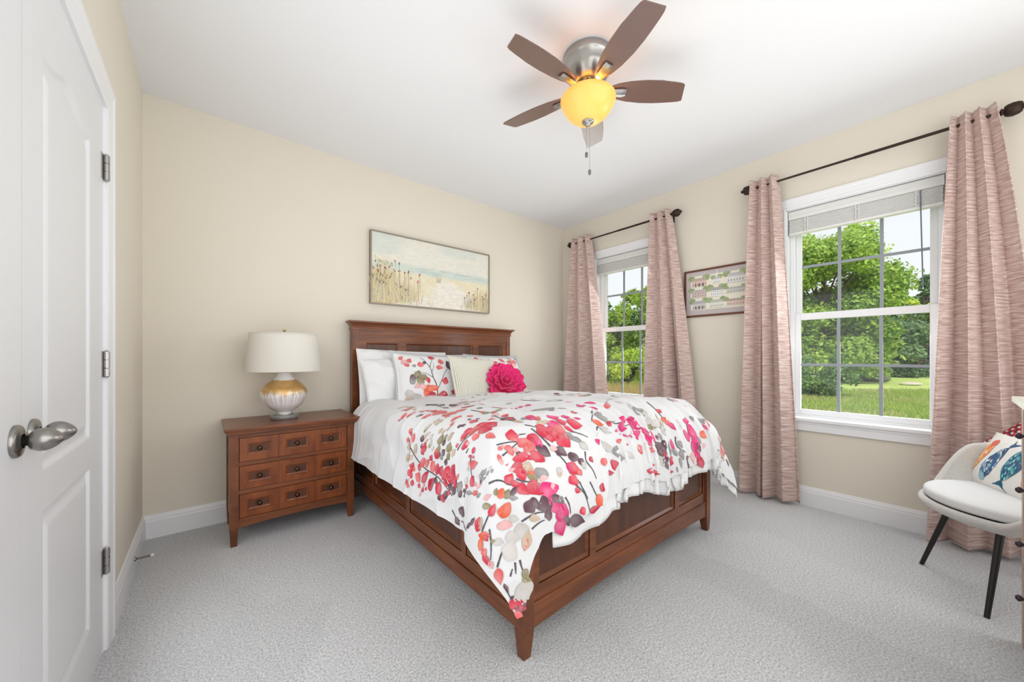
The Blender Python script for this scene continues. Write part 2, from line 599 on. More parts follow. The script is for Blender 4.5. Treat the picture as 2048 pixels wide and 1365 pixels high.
# ------------------------------------------------------------------ closet doors (moulded two-panel leaves)
def door_leaf(name, y0, y1, panel_y0, panel_y1, arch_c, label, knob_y, hinges):
    z0, z1, xf = 0.012, DZ - 0.001, 0.0
    st = 0.0045
    ny, nz = int((y1 - y0) / st), int((z1 - z0) / 0.005)
    Y = np.linspace(y0, y1, ny + 1)
    Z = np.linspace(z0, z1, nz + 1)
    YY, ZZ = np.meshgrid(Y, Z, indexing='ij')
    arch = 1.848 + 0.055 * np.exp(-((YY - arch_c) / 0.115) ** 2) + 0.008 * np.abs((YY - arch_c) / 0.22) ** 2
    d1 = np.minimum(np.minimum(YY - panel_y0, panel_y1 - YY), np.minimum(ZZ - 0.85, (arch - ZZ) * 0.9))
    d2 = np.minimum(np.minimum(YY - panel_y0, panel_y1 - YY), np.minimum(ZZ - 0.20, 0.748 - ZZ))
    d = np.maximum(d1, d2)
    h = -0.009 * sstep(0.0, 0.012, d) + 0.0075 * sstep(0.022, 0.048, d)
    root = thing(name, label, 'door', (0, (y0 + y1) / 2, 0), kind='structure')
    mb = MB()
    P = np.stack([xf + h, YY, ZZ], -1)
    mb.grid(P, smooth=True)
    t = 0.035
    mb.add([(xf, y0, z0), (xf, y1, z0), (xf, y1, z1), (xf, y0, z1), (xf - t, y0, z0), (xf - t, y1, z0), (xf - t, y1, z1), (xf - t, y0, z1)],
           [(0, 4, 5, 1), (1, 5, 6, 2), (2, 6, 7, 3), (3, 7, 4, 0), (4, 7, 6, 5)])
    obj('door_slab', mb, M_door, root)
    c = (xf, knob_y, 0.949)
    egg = [(0.0105, 0.010), (0.0105, 0.018), (0.013, 0.019)]
    for i in range(25):
        u = i / 24
        r = 0.0245 * (math.sin(math.pi * min(1, 0.12 + 0.88 * u ** 0.85)) ** 0.62)
        egg.append((max(r, 0.0), 0.0195 + 0.048 * u))
    kb = obj('door_knob', MB().lathe(egg, c, 40, 'x'), M_nickel_d, root, label='egg-shaped satin nickel knob')
    obj('rosette', MB().lathe([(0.034, 0), (0.034, 0.005), (0.031, 0.0085), (0.02, 0.010), (0.015, 0.012)], c, 40, 'x', cap=False), M_nickel_d, kb)
    for hz in hinges:
        hg = MB()
        hg.box(-0.002, 0.0025, y1 - 0.030, y1, hz - 0.048, hz + 0.048)
        hg.box(-0.002, 0.0025, y1 + 0.004, y1 + 0.016, hz - 0.048, hz + 0.048)
        for q in range(3):
            hg.lathe([(0.0, -0.0145), (0.009, -0.0145), (0.009, 0.0145), (0.0, 0.0145)], (0.010, y1 + 0.003, hz - 0.032 + 0.032 * q), 16, smooth=False)
        hg.lathe([(0, -0.052), (0.006, -0.05), (0.006, 0.05), (0, 0.053)], (0.010, y1 + 0.003, hz), 12)
        obj('hinge', hg, M_nickel, root, label='brushed nickel hinge')
    return root
HZ = (1.842, 1.095, 0.346)
door_leaf('door_1', -1.903, -1.1162, -1.775, -1.312, -1.555, 'white arched-panel closet leaf hinged next to the room corner', -1.845, HZ)
door_leaf('door_2', -2.686, -1.906, -2.495, -2.032, -2.255, 'white closet leaf cut off by the left edge of the photo', -1.945, ())

# ------------------------------------------------------------------ windows
def make_window(i, y0, y1):
    yc = (y0 + y1) / 2
    root = thing('window_%d' % i, ['white double-hung window beside the room corner', 'large white double-hung window by the grey chair'][i - 1], 'window', (W, yc, WZ0), kind='structure')
    # casing
    cw2, t = 0.08, 0.02
    pr = casing_profile(cw2, t)
    c = MB()
    path = [((y1, WZ0), (1, 0)), ((y1, WZ1), (1, 1)), ((y0, WZ1), (-1, 1)), ((y0, WZ0), (-1, 0))]
    P = np.array([[(W - d[1], q[0] + o[0] * d[0], q[1] + o[1] * d[0]) for d in pr] for q, o in path])
    c.grid(P, smooth=False, flip=True)
    obj('casing', c, M_trim, root)
    # jamb lining
    j = MB()
    D = 0.075
    j.box(W - 0.001, W + D, y1 - 0.006, y1, WZ0, WZ1).box(W - 0.001, W + D, y0, y0 + 0.006, WZ0, WZ1).box(W - 0.001, W + D, y0, y1, WZ1 - 0.006, WZ1)
    obj('jamb', j, M_trim, root)
    sl = MB().box(W - 0.034, W + D, y0 - 0.10, y1 + 0.10, WZ0 - 0.022, WZ0 + 0.003)
    obj('sill', sl, M_trim, root, bevel=0.004)
    ap = MB().box(W - 0.018, W, y0 - 0.08, y1 + 0.08, WZ0 - 0.092, WZ0 - 0.022)
    ap.box(W - 0.022, W, y0 - 0.08, y1 + 0.08, WZ0 - 0.040, WZ0 - 0.022)
    obj('apron', ap, M_trim, root, bevel=0.002)
    fr = MB()
    fx0, fx1 = W + D, W + 0.15
    a, b = y0 + 0.006, y1 - 0.006
    fr.box(fx0, fx1, b - 0.030, b, WZ0, WZ1).box(fx0, fx1, a, a + 0.030, WZ0, WZ1)
    fr.box(fx0, fx1, a, b, WZ1 - 0.03, WZ1).box(fx0, fx1, a, b, WZ0 - 0.01, WZ0 + 0.018)
    obj('frame', fr, M_vinyl, root, bevel=0.002)
    a += 0.030; b -= 0.030
    def sash(nm, x, z0, z1, rail_b, rail_t, gx):
        s = MB()
        st = 0.036
        s.box(x, x + 0.028, b - st, b, z0, z1).box(x, x + 0.028, a, a + st, z0, z1)
        s.box(x, x + 0.028, a + st, b - st, z0, z0 + rail_b).box(x, x + 0.028, a + st, b - st, z1 - rail_t, z1)
        o = obj(nm, s, M_vinyl, root, bevel=0.003)
        ga, gb, gz0, gz1 = a + st, b - st, z0 + rail_b, z1 - rail_t
        obj('pane', MB().box(gx - 0.002, gx + 0.002, ga, gb, gz0, gz1), M_pane, o)
        g = MB()
        w = 0.0095
        for q in (1, 2):
            yy = ga + (gb - ga) * q / 3
            g.box(gx - 0.005, gx + 0.005, yy - w, yy + w, gz0, gz1)
        zz = (gz0 + gz1) / 2
        g.box(gx - 0.0045, gx + 0.0045, ga, gb, zz - w, zz + w)
        obj('grille', g, M_grille, o)
        return o
    sash('upper_sash', W + 0.112, 1.412, WZ1 - 0.03, 0.045, 0.036, W + 0.126)
    lo = sash('lower_sash', W + 0.080, WZ0 + 0.018, 1.460, 0.040, 0.052, W + 0.094)
    obj('insect_screen', MB().box(W + 0.144, W + 0.1445, a, b, WZ0 + 0.02, 1.44), M_screen, root)
    return root
make_window(1, *WIN[0])
make_window(2, *WIN[1])

# blinds, raised
def make_blind(y0, y1, label, wand):
    a, b = y0 + 0.010, y1 - 0.010
    r = thing('window_blind', label, 'blind', (W + 0.035, (y0 + y1) / 2, WZ1 - 0.006), group='raised window blinds')
    v = MB()
    x0 = W + 0.008
    zt = WZ1 - 0.008
    v.prism([(x0 + 0.012, zt), (x0 + 0.004, zt - 0.004), (x0, zt - 0.018), (x0 + 0.006, zt - 0.030), (x0, zt - 0.046), (x0 + 0.003, zt - 0.066), (x0 + 0.012, zt - 0.068), (x0 + 0.016, zt - 0.06), (x0 + 0.016, zt)], 'y', a, b)
    v.box(x0 + 0.016, x0 + 0.05, a + 0.004, b - 0.004, zt - 0.045, zt)
    obj('valance', v, M_blind, r, bevel=0.0015)
    s = MB()
    zz = zt - 0.072
    ns = 22
    for i in range(ns):
        z = zz - i * 0.0044
        xs = x0 + (0.007 if i % 2 else 0.003)
        s.prism([(xs, z), (x0 + 0.024, z + 0.0016), (x0 + 0.046, z), (x0 + 0.046, z - 0.0034), (x0 + 0.024, z - 0.0018), (xs, z - 0.0034)], 'y', a + 0.006 + 0.002 * math.sin(i * 2.1), b - 0.006 + 0.002 * math.sin(i * 1.3))
    obj('slat_stack', s, M_blind, r)
    zb = zz - ns * 0.0044
    obj('bottom_rail', MB().box(x0 + 0.003, x0 + 0.047, a + 0.004, b - 0.004, zb - 0.018, zb), M_blind, r, bevel=0.003)
    for q in (0.14, 0.5, 0.86):
        yy = b - (b - a) * q
        c = MB().box(x0 + 0.0005, x0 + 0.003, yy - 0.011, yy - 0.006, zb - 0.01, zz + 0.004)
        c.box(x0 + 0.0005, x0 + 0.003, yy + 0.006, yy + 0.011, zb - 0.01, zz + 0.004)
        for t in range(4):
            z = zb + 0.006 + t * 0.024
            c.tube([(x0 + 0.001, yy - 0.012, z), (x0 - 0.003, yy - 0.006, z - 0.006), (x0 - 0.003, yy + 0.008, z - 0.004), (x0 + 0.001, yy + 0.013, z + 0.004)], 0.0016, 6)
        obj('ladder_tape', c, M_blind, r)
    if wand:
        yy = a + 0.10
        w = MB().tube([(x0 - 0.004, yy, zt - 0.07), (x0 - 0.006, yy - 0.004, zt - 0.3), (x0 - 0.008, yy - 0.012, zt - 0.70)], 0.0035, 8)
        m = mat('grey_plastic_wand', (110, 116, 140), 0.2, **{'Transmission Weight': 0.4})
        obj('tilt_wand', w, m, r)
    return r
make_blind(*WIN[0], 'white slat blind raised in the window beside the room corner', False)
make_blind(*WIN[1], 'white slat blind with a wand raised in the window by the chair', True)

# ------------------------------------------------------------------ curtain rods
RX = W - 0.09
def make_rod(ya, yb, z, label):
    r = thing('curtain_rod', label, 'curtain rod', (RX, (ya + yb) / 2, z), group='dark curtain rods')
    ym = ya + (yb - ya) * 0.5
    obj('thick_tube', MB().lathe([(0.0095, 0), (0.0095, ym - ya)], (RX, ya, z), 20, 'y'), M_bronze, r)
    obj('thin_tube', MB().lathe([(0.0078, 0), (0.0078, yb - ym)], (RX, ym, z), 20, 'y'), M_bronze, r)
    for y, s in ((ya, -1), (yb, 1)):
        prof = [(0.0, 0), (0.016, 0), (0.018, 0.006), (0.013, 0.011), (0.024, 0.014), (0.031, 0.026), (0.034, 0.044), (0.031, 0.062), (0.023, 0.074), (0.012, 0.077), (0.013, 0.088), (0.008, 0.093), (0.0, 0.094)]
        n = 28
        th = np.linspace(0, 2 * np.pi, n, endpoint=False)
        pp = np.array(prof)
        tw = 1 + 0.10 * np.cos(7 * th[:, None] + 40 * pp[None, :, 1]) * (pp[None, :, 0] > 0.016)
        A = np.cos(th)[:, None] * pp[:, 0] * tw
        B = np.sin(th)[:, None] * pp[:, 0] * tw
        P = np.stack([RX + A, np.broadcast_to(y + s * pp[:, 1], A.shape), z + B], -1)
        obj('finial', MB().grid(P, True, cu=True, flip=s > 0), M_bronze, r)
        yy = y - s * 0.03
        b = MB().tube([(RX, yy, z - 0.012), (RX + 0.03, yy, z - 0.012), (W - 0.004, yy, z - 0.02)], 0.005, 8)
        b.box(W - 0.005, W, yy - 0.012, yy + 0.012, z - 0.055, z + 0.02)
        b.lathe([(0.0115, -0.005), (0.0115, 0.005)], (RX, yy, z), 16, 'y')
        obj('bracket', b, M_bronze, r)
    return r
make_rod(-1.47, -0.255, 2.478, 'thin dark bronze rod over the window beside the room corner')
make_rod(-3.345, -2.150, 2.482, 'thin dark bronze rod over the window by the grey chair')

# ------------------------------------------------------------------ curtains
def make_curtain(yt, yb, label, folds, deep=(), seed=0, zt=2.535, zb=0.02, xo=-0.014, amp=(0.028, 0.050), bow=0.0):
    """yt,yb: (start,end) y at top and bottom; u=0 is the end nearer the back wall."""
    nu, nv = 150, 110
    u = np.linspace(0, 1, nu)[:, None]
    t = np.linspace(0, 1, nv)[None, :]
    tt = t ** 0.85
    y = (yt[0] * (1 - u) + yt[1] * u) * (1 - tt) + (yb[0] * (1 - u) + yb[1] * u) * tt
    y = y + bow * np.sin(np.pi * t) * (u - 0.5)
    ph = folds * (u + 0.03 * np.sin(5 * u + seed) + 0.02 * np.sin(2.2 * t + 3 * u + seed) * t)
    wav = np.cos(2 * np.pi * ph)
    A = amp[0] * (1 - t) + amp[1] * t
    A = A * (1 + 0.25 * np.sin(7 * u + seed * 1.7) * t)
    x = RX + xo - A * wav
    y = y + 0.035 * (abs(yb[1] - yb[0]) / folds) * np.sin(4 * np.pi * ph)
    x = x + 0.006 * (vnoise(u * 9 + 0 * t, t * 6 + 0 * u, seed) - 0.5) * t * 2
    for c, wd_, dp in deep:
        x = x + dp * np.exp(-((u - c) / wd_) ** 2) * sstep(0.15, 0.8, t)
    x = np.minimum(x, W - 0.022)
    z = zt + (zb - zt) * t + 0.004 * np.cos(2 * np.pi * ph) * (1 - sstep(0, 0.03, t)) + 0.008 * np.sin(6 * u + seed) * t ** 6
    P = np.stack([x, y, np.broadcast_to(z, x.shape)], -1)
    wid = abs(yb[1] - yb[0]) * 2.0
    uv = np.stack([np.broadcast_to(u * wid + seed * 3, x.shape), np.broadcast_to(t * 2.5, x.shape)], -1).reshape(-1, 2)
    o = obj('curtain', MB().grid(P, True), M_curtain, None, uv=uv, origin=(RX, (yt[0] + yt[1]) / 2, 0.02))
    sd = o.modifiers.new('cloth', 'SOLIDIFY')
    sd.thickness = 0.004
    sd.offset = 0
    return tag(o, label, 'curtain', 'pink striped curtain panels')
make_curtain((-0.265, -0.50), (-0.12, -0.79), 'pink striped curtain panel nearest the corner behind the bed', 2.5, seed=1)
make_curtain((-1.275, -1.455), (-1.19, -1.76), 'pink striped curtain panel just before the framed print', 2.5, seed=2, deep=((0.62, 0.05, 0.05),))
make_curtain((-2.135, -2.315), (-2.05, -2.45), 'pink striped curtain panel overlapping the framed print', 2.5, seed=3, deep=((0.40, 0.035, 0.10),))
make_curtain((-3.165, -3.33), (-3.07, -3.56), 'pink striped curtain panel hanging behind the grey chair', 3.0, seed=4, deep=((0.72, 0.05, 0.06),))

# ================================================================== BED
def panel_board(parent, name, to3, u0, u1, z0, z1, th, cells, m_frame, m_panel, rec=0.014, mo=0.016):
    """Frame-and-panel board. to3(u, w, z) -> world point, w = depth behind the front face.
    cells: list of (u0, u1, z0, z1) openings in one row, left to right, same z range."""
    def bx(mb, a, b, w0, w1, c, d):
        v = [to3(u, w, z) for u in (a, b) for w in (w0, w1) for z in (c, d)]
        mb.add(v, [(0, 1, 3, 2), (4, 6, 7, 5), (0, 4, 5, 1), (2, 3, 7, 6), (0, 2, 6, 4), (1, 5, 7, 3)])
    cz0, cz1 = cells[0][2], cells[0][3]
    mb = MB()
    bx(mb, u0, u1, 0, th, z0, cz0)
    bx(mb, u0, u1, 0, th, cz1, z1)
    us = [u0] + [q for c in cells for q in c[:2]] + [u1]
    for i in range(0, len(us), 2):
        bx(mb, us[i], us[i + 1], 0, th, cz0, cz1)
    for a, b, c, d in cells:
        o = [(a, c), (b, c), (b, d), (a, d)]
        for k1, w1, k2, w2 in ((0.0, 0.0, 0.0, 0.004), (0.0, 0.004, 0.4 * mo, 0.0045), (0.4 * mo, 0.0045, mo, rec)):
            i1 = [(a + k1, c + k1), (b - k1, c + k1), (b - k1, d - k1), (a + k1, d - k1)]
            i2 = [(a + k2, c + k2), (b - k2, c + k2), (b - k2, d - k2), (a + k2, d - k2)]
            v = [to3(p[0], w1, p[1]) for p in i1] + [to3(p[0], w2, p[1]) for p in i2]
            mb.add(v, [(q, (q + 1) % 4, 4 + (q + 1) % 4, 4 + q) for q in range(4)])
    o = obj(name, mb, m_frame, parent)
    for a, b, c, d in cells:
        pm = MB()
        bx(pm, a + 0.002, b - 0.002, rec, th - 0.001, c + 0.002, d - 0.002)
        obj('panel', pm, m_panel, o)
    return o

BX0, BX1, BYF = 1.195, 2.815, -2.17
bed = thing('bed', 'cherry wood panel bed with tall moulded headboard standing between nightstand and windows', 'bed', (2.0, -1.12, 0))
# headboard
hb_y = -0.115
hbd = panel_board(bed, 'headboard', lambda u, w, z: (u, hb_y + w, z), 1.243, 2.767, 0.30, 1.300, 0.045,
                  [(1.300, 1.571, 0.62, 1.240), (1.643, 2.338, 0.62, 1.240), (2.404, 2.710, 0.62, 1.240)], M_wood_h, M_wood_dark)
obj('post', MB().box(1.192, 1.243, hb_y - 0.006, hb_y + 0.055, 0.0, 1.345), M_wood, hbd, bevel=0.002)
obj('post', MB().box(2.767, 2.818, hb_y - 0.006, hb_y + 0.055, 0.0, 1.345), M_wood, hbd, bevel=0.002)
obj('top_rail', MB().box(1.243, 2.767, hb_y - 0.004, hb_y + 0.055, 1.300, 1.345), M_wood_h, hbd, bevel=0.0015)
# crown moulding: profile of outward offset against height, swept round three sides
crp = [(0.0, 1.340), (0.008, 1.340), (0.008, 1.352), (0.004, 1.354), (0.006, 1.366), (0.012, 1.380), (0.022, 1.391), (0.033, 1.397), (0.036, 1.398), (0.036, 1.408), (0.033, 1.411), (0.0, 1.411)]
cm = MB()
xa, xb, ya_, yb_ = 1.192, 2.818, hb_y - 0.006, hb_y + 0.055
P = []
for (px_, py_), (ox, oy) in (((xa, yb_), (-1, 0)), ((xa, ya_), (-1, -1)), ((xb, ya_), (1, -1)), ((xb, yb_), (1, 0))):
    P.append([(px_ + ox * d, py_ + oy * d, z) for d, z in crp])
cm.grid(np.array(P), smooth=False, flip=True)
cm.box(xa + 0.001, xb - 0.001, ya_ + 0.001, yb_, 1.341, 1.4105)
obj('crown_moulding', cm, M_wood_h, hbd)
# footboard
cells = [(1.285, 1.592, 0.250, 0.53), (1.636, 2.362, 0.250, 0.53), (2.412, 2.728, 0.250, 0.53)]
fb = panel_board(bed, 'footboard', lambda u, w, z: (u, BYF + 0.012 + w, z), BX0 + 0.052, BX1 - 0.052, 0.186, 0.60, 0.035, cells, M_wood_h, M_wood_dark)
br = MB()
n = 24
us = np.linspace(BX0 + 0.052, BX1 - 0.052, n)
zb_ = 0.098 + 0.018 * np.sin(np.pi * np.linspace(0, 1, n)) ** 0.8
prof = [(u, z) for u, z in zip(us, zb_)] + [(us[-1], 0.181), (us[0], 0.181)]
v = [(p[0], BYF + 0.006, p[1]) for p in prof] + [(p[0], BYF + 0.045, p[1]) for p in prof]
N = len(prof)
br.add(v, [tuple(range(N)), tuple(range(N, 2 * N))[::-1]] + [(i, N + i, N + (i + 1) % N, (i + 1) % N) for i in range(N)])
br.prism([(BYF + 0.006, 0.181), (BYF + 0.004, 0.184), (BYF + 0.008, 0.190), (BYF + 0.016, 0.190), (BYF + 0.016, 0.181)], 'x', BX0 + 0.052, BX1 - 0.052)
obj('bottom_rail', br, M_wood_h, fb)
# side rails
def side_rail(xs, sgn):
    to3 = lambda u, w, z: (xs + sgn * (0.012 + w), u, z)
    cl = [(-2.085, -1.762, 0.222, 0.53), (-1.722, -1.165, 0.222, 0.53), (-1.112, -0.580, 0.222, 0.53), (-0.535, -0.20, 0.222, 0.53)]
    s = panel_board(bed, 'side_rail', to3, BYF + 0.052, hb_y, 0.166, 0.60, 0.03, cl, M_wood_y, M_wood_dark)
    m = MB()
    x0, x1 = xs + sgn * 0.006, xs + sgn * 0.042
    m.box(min(x0, x1), max(x0, x1), BYF + 0.052, hb_y, 0.098, 0.164)
    obj('bottom_rail', m, M_wood_y, s, bevel=0.002)
side_rail(BX0, 1)
side_rail(BX1, -1)
for xs, sg in ((BX0, 1), (BX1, -1)):
    x0, x1 = sorted((xs, xs + sg * 0.054))
    t0, t1 = sorted((xs + sg * 0.004, xs + sg * 0.040))
    l = MB()
    l.box(x0, x1, BYF, BYF + 0.054, 0.10, 0.61)
    l.frustum((t0, t1, BYF + 0.004, BYF + 0.040), 0.0, (x0, x1, BYF, BYF + 0.054), 0.10)
    obj('leg', l, M_wood, bed, bevel=0.0015)
obj('mattress', MB().box(1.27, 2.74, -2.08, -0.125, 0.36, 0.70), M_matress, bed, bevel=0.04)
obj('slat_base', MB().box(1.25, 2.76, -2.10, -0.12, 0.30, 0.36), M_wood_dark, bed)

# ================================================================== NIGHTSTAND
ns = thing('nightstand', 'three-drawer cherry wood nightstand with small round knobs beside the bed', 'nightstand', (0.755, -0.27, 0))
tp = MB()
for z0, z1, e in ((0.686, 0.702, 0.0), (0.676, 0.686, 0.006), (0.664, 0.676, 0.014)):
    tp.box(0.378 + e, 1.134 - e, -0.508 + e, -0.022, z0, z1)
obj('top', tp, M_wood_h, ns, bevel=0.003)
obj('side_panel', MB().box(0.410, 0.428, -0.44, -0.07, 0.13, 0.664), M_wood, ns)
obj('side_panel', MB().box(1.082, 1.100, -0.44, -0.07, 0.13, 0.664), M_wood, ns)
obj('back_panel', MB().box(0.42, 1.09, -0.055, -0.045, 0.13, 0.664), M_wood, ns)
for xa, xb, ta, tb in ((0.404, 0.449, 0.410, 0.440), (1.057, 1.102, 1.066, 1.096)):
    for ya, yb, tya, tyb in ((-0.474, -0.430, -0.468, -0.438), (-0.085, -0.041, -0.078, -0.048)):
        l = MB().box(xa, xb, ya, yb, 0.115, 0.664)
        l.frustum((ta, tb, tya, tyb), 0, (xa, xb, ya, yb), 0.115)
        obj('leg', l, M_wood, ns, bevel=0.0015)
rl = MB()
for z0, z1 in ((0.638, 0.664), (0.470, 0.494), (0.302, 0.327)):
    rl.box(0.449, 1.057, -0.468, -0.44, z0, z1)
rl.box(0.449, 1.057, -0.44, -0.43, 0.16, 0.664)
obj('front_rails', rl, M_wood_h, ns, bevel=0.001)
us = np.linspace(0.449, 1.057, 24)
zb_ = 0.106 + 0.012 * np.sin(np.pi * np.linspace(0, 1, 24)) ** 0.7
prof = [(u, z) for u, z in zip(us, zb_)] + [(us[-1], 0.160), (us[0], 0.160)]
N = len(prof)
ap = MB()
v = [(p[0], -0.470, p[1]) for p in prof] + [(p[0], -0.44, p[1]) for p in prof]
ap.add(v, [tuple(range(N)), tuple(range(N, 2 * N))[::-1]] + [(i, N + i, N + (i + 1) % N, (i + 1) % N) for i in range(N)])
obj('apron', ap, M_wood_h, ns)
for z0, z1 in ((0.4965, 0.6355), (0.3295, 0.4675), (0.163, 0.2995)):
    xs_ = [0.4525, 0.6505, 0.8535, 1.0535]
    cl = []
    for k in range(3):
        a, b = xs_[k], xs_[k + 1]
        cl.append((a + 0.036, b - 0.036, z0 + 0.036, z1 - 0.034))
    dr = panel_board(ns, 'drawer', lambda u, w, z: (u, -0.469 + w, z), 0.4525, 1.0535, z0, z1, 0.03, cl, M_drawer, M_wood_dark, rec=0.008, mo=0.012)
    for k in range(3):
        a, b = xs_[k], xs_[k + 1]
        c = ((a + b) / 2, -0.459, (z0 + z1) / 2 + 0.001)
        kn = MB().lathe([(0.009, 0.0), (0.009, 0.002), (0.005, 0.004), (0.0045, 0.012), (0.010, 0.015), (0.0135, 0.019), (0.0135, 0.023), (0.010, 0.027), (0.004, 0.029), (0, 0.0293)], (0, 0, 0), 24, 'y', cap=False)
        kn.v = [q * np.array([1, -1, 1]) + np.array(c) for q in kn.v]
        kn.f = [f[::-1] for f in kn.f]
        obj('knob', kn, M_brass_dark, dr)
    for k in (1, 2):
        gr = MB().box(xs_[k] - 0.001, xs_[k] + 0.001, -0.4695, -0.4685, z0 + 0.002, z1 - 0.002)
        obj('groove', gr, mat('dark_groove', (48, 24, 12), 0.6), dr)

# ================================================================== TABLE LAMP
LX, LY, LZ = 0.712, -0.245, 0.702
lp = thing('table_lamp', 'white and gold ceramic table lamp on the nightstand', 'lamp', (LX, LY, LZ))
obj('acrylic_base', MB().lathe([(0, 0), (0.080, 0), (0.083, 0.003), (0.083, 0.022), (0.080, 0.025), (0, 0.025)], (LX, LY, LZ), 48), M_glass, lp)
obj('foot_ring', MB().lathe([(0.046, 0.025), (0.048, 0.027), (0.046, 0.031), (0.04, 0.032)], (LX, LY, LZ), 40), M_nickel, lp)
ctrl = [(0.030, 0.040), (0.045, 0.046), (0.058, 0.064), (0.085, 0.098), (0.130, 0.128), (0.170, 0.140), (0.205, 0.1305), (0.240, 0.100), (0.262, 0.070), (0.290, 0.046), (0.308, 0.038), (0.312, 0.034), (0.314, 0.012)]
zz = np.array([c[0] for c in ctrl]); rr = np.array([c[1] for c in ctrl])
zi = np.concatenate([np.linspace(0.03, 0.308, 44), [0.312, 0.314]])
def smooth_interp(x, xp, fp):
    m = np.gradient(fp, xp)
    i = np.clip(np.searchsorted(xp, x) - 1, 0, len(xp) - 2)
    h = xp[i + 1] - xp[i]
    t = (x - xp[i]) / h
    return (1 + 2 * t) * (1 - t) ** 2 * fp[i] + t * (1 - t) ** 2 * h * m[i] + t * t * (3 - 2 * t) * fp[i + 1] + t * t * (t - 1) * h * m[i + 1]
ri = np.concatenate([smooth_interp(zi[:44], zz[:11], rr[:11]), [0.034, 0.012]])
M_cer = mat('drip_glazed_ceramic', (238, 234, 232), 0.12, **{'Coat Weight': 0.4})
def _ceramic():
    n, l, b = nodes(M_cer)
    t = n.new('ShaderNodeTexCoord')
    sp = n.new('ShaderNodeSeparateXYZ')
    l.new(t.outputs['Object'], sp.inputs[0])
    at = n.new('ShaderNodeMath'); at.operation = 'ARCTAN2'
    l.new(sp.outputs['Y'], at.inputs[0]); l.new(sp.outputs['X'], at.inputs[1])
    cb = n.new('ShaderNodeCombineXYZ')
    l.new(at.outputs[0], cb.inputs[0])
    ns_ = n.new('ShaderNodeTexNoise'); ns_.inputs['Scale'].default_value = 3.2; ns_.inputs['Detail'].default_value = 4
    l.new(cb.outputs[0], ns_.inputs[0])
    # gold band between two wavering heights
    def ma(op, a, bb):
        q = n.new('ShaderNodeMath'); q.operation = op
        for i, s_ in enumerate((a, bb)):
            if isinstance(s_, (int, float)): q.inputs[i].default_value = s_
            else: l.new(s_, q.inputs[i])
        return q.outputs[0]
    low = ma('ADD', ma('MULTIPLY', ns_.outputs[0], 0.13), 0.105)
    ns2 = n.new('ShaderNodeTexNoise'); ns2.inputs['Scale'].default_value = 9; ns2.inputs['Detail'].default_value = 5
    l.new(t.outputs['Object'], ns2.inputs[0])
    high = ma('ADD', ma('MULTIPLY', ns2.outputs[0], 0.03), 0.250)
    def st(e0, w, x):
        q = n.new('ShaderNodeMapRange'); q.inputs[1].default_value = 0; q.inputs[2].default_value = w
        l.new(ma('SUBTRACT', x, e0), q.inputs[0])
        return q.outputs[0]
    up = n.new('ShaderNodeMapRange'); up.inputs[1].default_value = -0.008; up.inputs[2].default_value = 0.022
    l.new(ma('SUBTRACT', sp.outputs['Z'], low), up.inputs[0])
    dn = n.new('ShaderNodeMapRange'); dn.inputs[1].default_value = 0; dn.inputs[2].default_value = 0.004
    l.new(ma('SUBTRACT', high, sp.outputs['Z']), dn.inputs[0])
    gold = ma('MULTIPLY', up.outputs[0], dn.outputs[0])
    # vertical streaks below
    wv = n.new('ShaderNodeTexNoise'); wv.inputs['Scale'].default_value = 26; wv.inputs['Detail'].default_value = 2
    l.new(cb.outputs[0], wv.inputs[0])
    sr = n.new('ShaderNodeMapRange'); sr.inputs[1].default_value = 0.50; sr.inputs[2].default_value = 0.40
    l.new(wv.outputs[0], sr.inputs[0])
    zr = n.new('ShaderNodeMapRange'); zr.inputs[1].default_value = 0.06; zr.inputs[2].default_value = 0.13
    l.new(sp.outputs['Z'], zr.inputs[0])
    zr2 = n.new('ShaderNodeMapRange'); zr2.inputs[1].default_value = 0.25; zr2.inputs[2].default_value = 0.2
    l.new(sp.outputs['Z'], zr2.inputs[0])
    stre = ma('MULTIPLY', ma('MULTIPLY', sr.outputs[0], zr.outputs[0]), zr2.outputs[0])
    m1 = n.new('ShaderNodeMix'); m1.data_type = 'RGBA'
    m1.inputs[6].default_value = lin((238, 235, 234)); m1.inputs[7].default_value = lin((158, 128, 112))
    l.new(stre, m1.inputs[0])
    gn = n.new('ShaderNodeMix'); gn.data_type = 'RGBA'
    gn.inputs[6].default_value = lin((186, 142, 82)); gn.inputs[7].default_value = lin((222, 180, 112))
    l.new(ns2.outputs[0], gn.inputs[0])
    m2 = n.new('ShaderNodeMix'); m2.data_type = 'RGBA'
    l.new(gold, m2.inputs[0]); l.new(m1.outputs[2], m2.inputs[6]); l.new(gn.outputs[2], m2.inputs[7])
    l.new(m2.outputs[2], b.inputs['Base Color'])
    l.new(ma('MULTIPLY', gold, 0.55), b.inputs['Metallic'])
    l.new(ma('ADD', ma('MULTIPLY', gold, 0.25), 0.12), b.inputs['Roughness'])
_ceramic()
bm_ = MB().lathe([(r, z) for r, z in zip(ri, zi)], (LX, LY, LZ), 64)
obj('ceramic_body', bm_, M_cer, lp)
nk = MB().lathe([(0.012, 0.312), (0.014, 0.314), (0.014, 0.319), (0.010, 0.321), (0.010, 0.330), (0.013, 0.331), (0.013, 0.338), (0.009, 0.340), (0.016, 0.343), (0.016, 0.372), (0.012, 0.376), (0.004, 0.378)], (LX, LY, LZ), 24)
nk.tube([(LX, LY, LZ + 0.376), (LX, LY, LZ + 0.588)], 0.003, 8)
obj('socket_stem', nk, M_brass, lp)
S0, S1, R0, R1 = 0.322, 0.578, 0.222, 0.201
sh = MB()
prof = [(R0, S0), (R1, S1)]
pr2 = [(R0 + (R1 - R0) * i / 8, S0 + (S1 - S0) * i / 8) for i in range(9)]
pin = [(r - 0.003, z) for r, z in pr2][::-1]
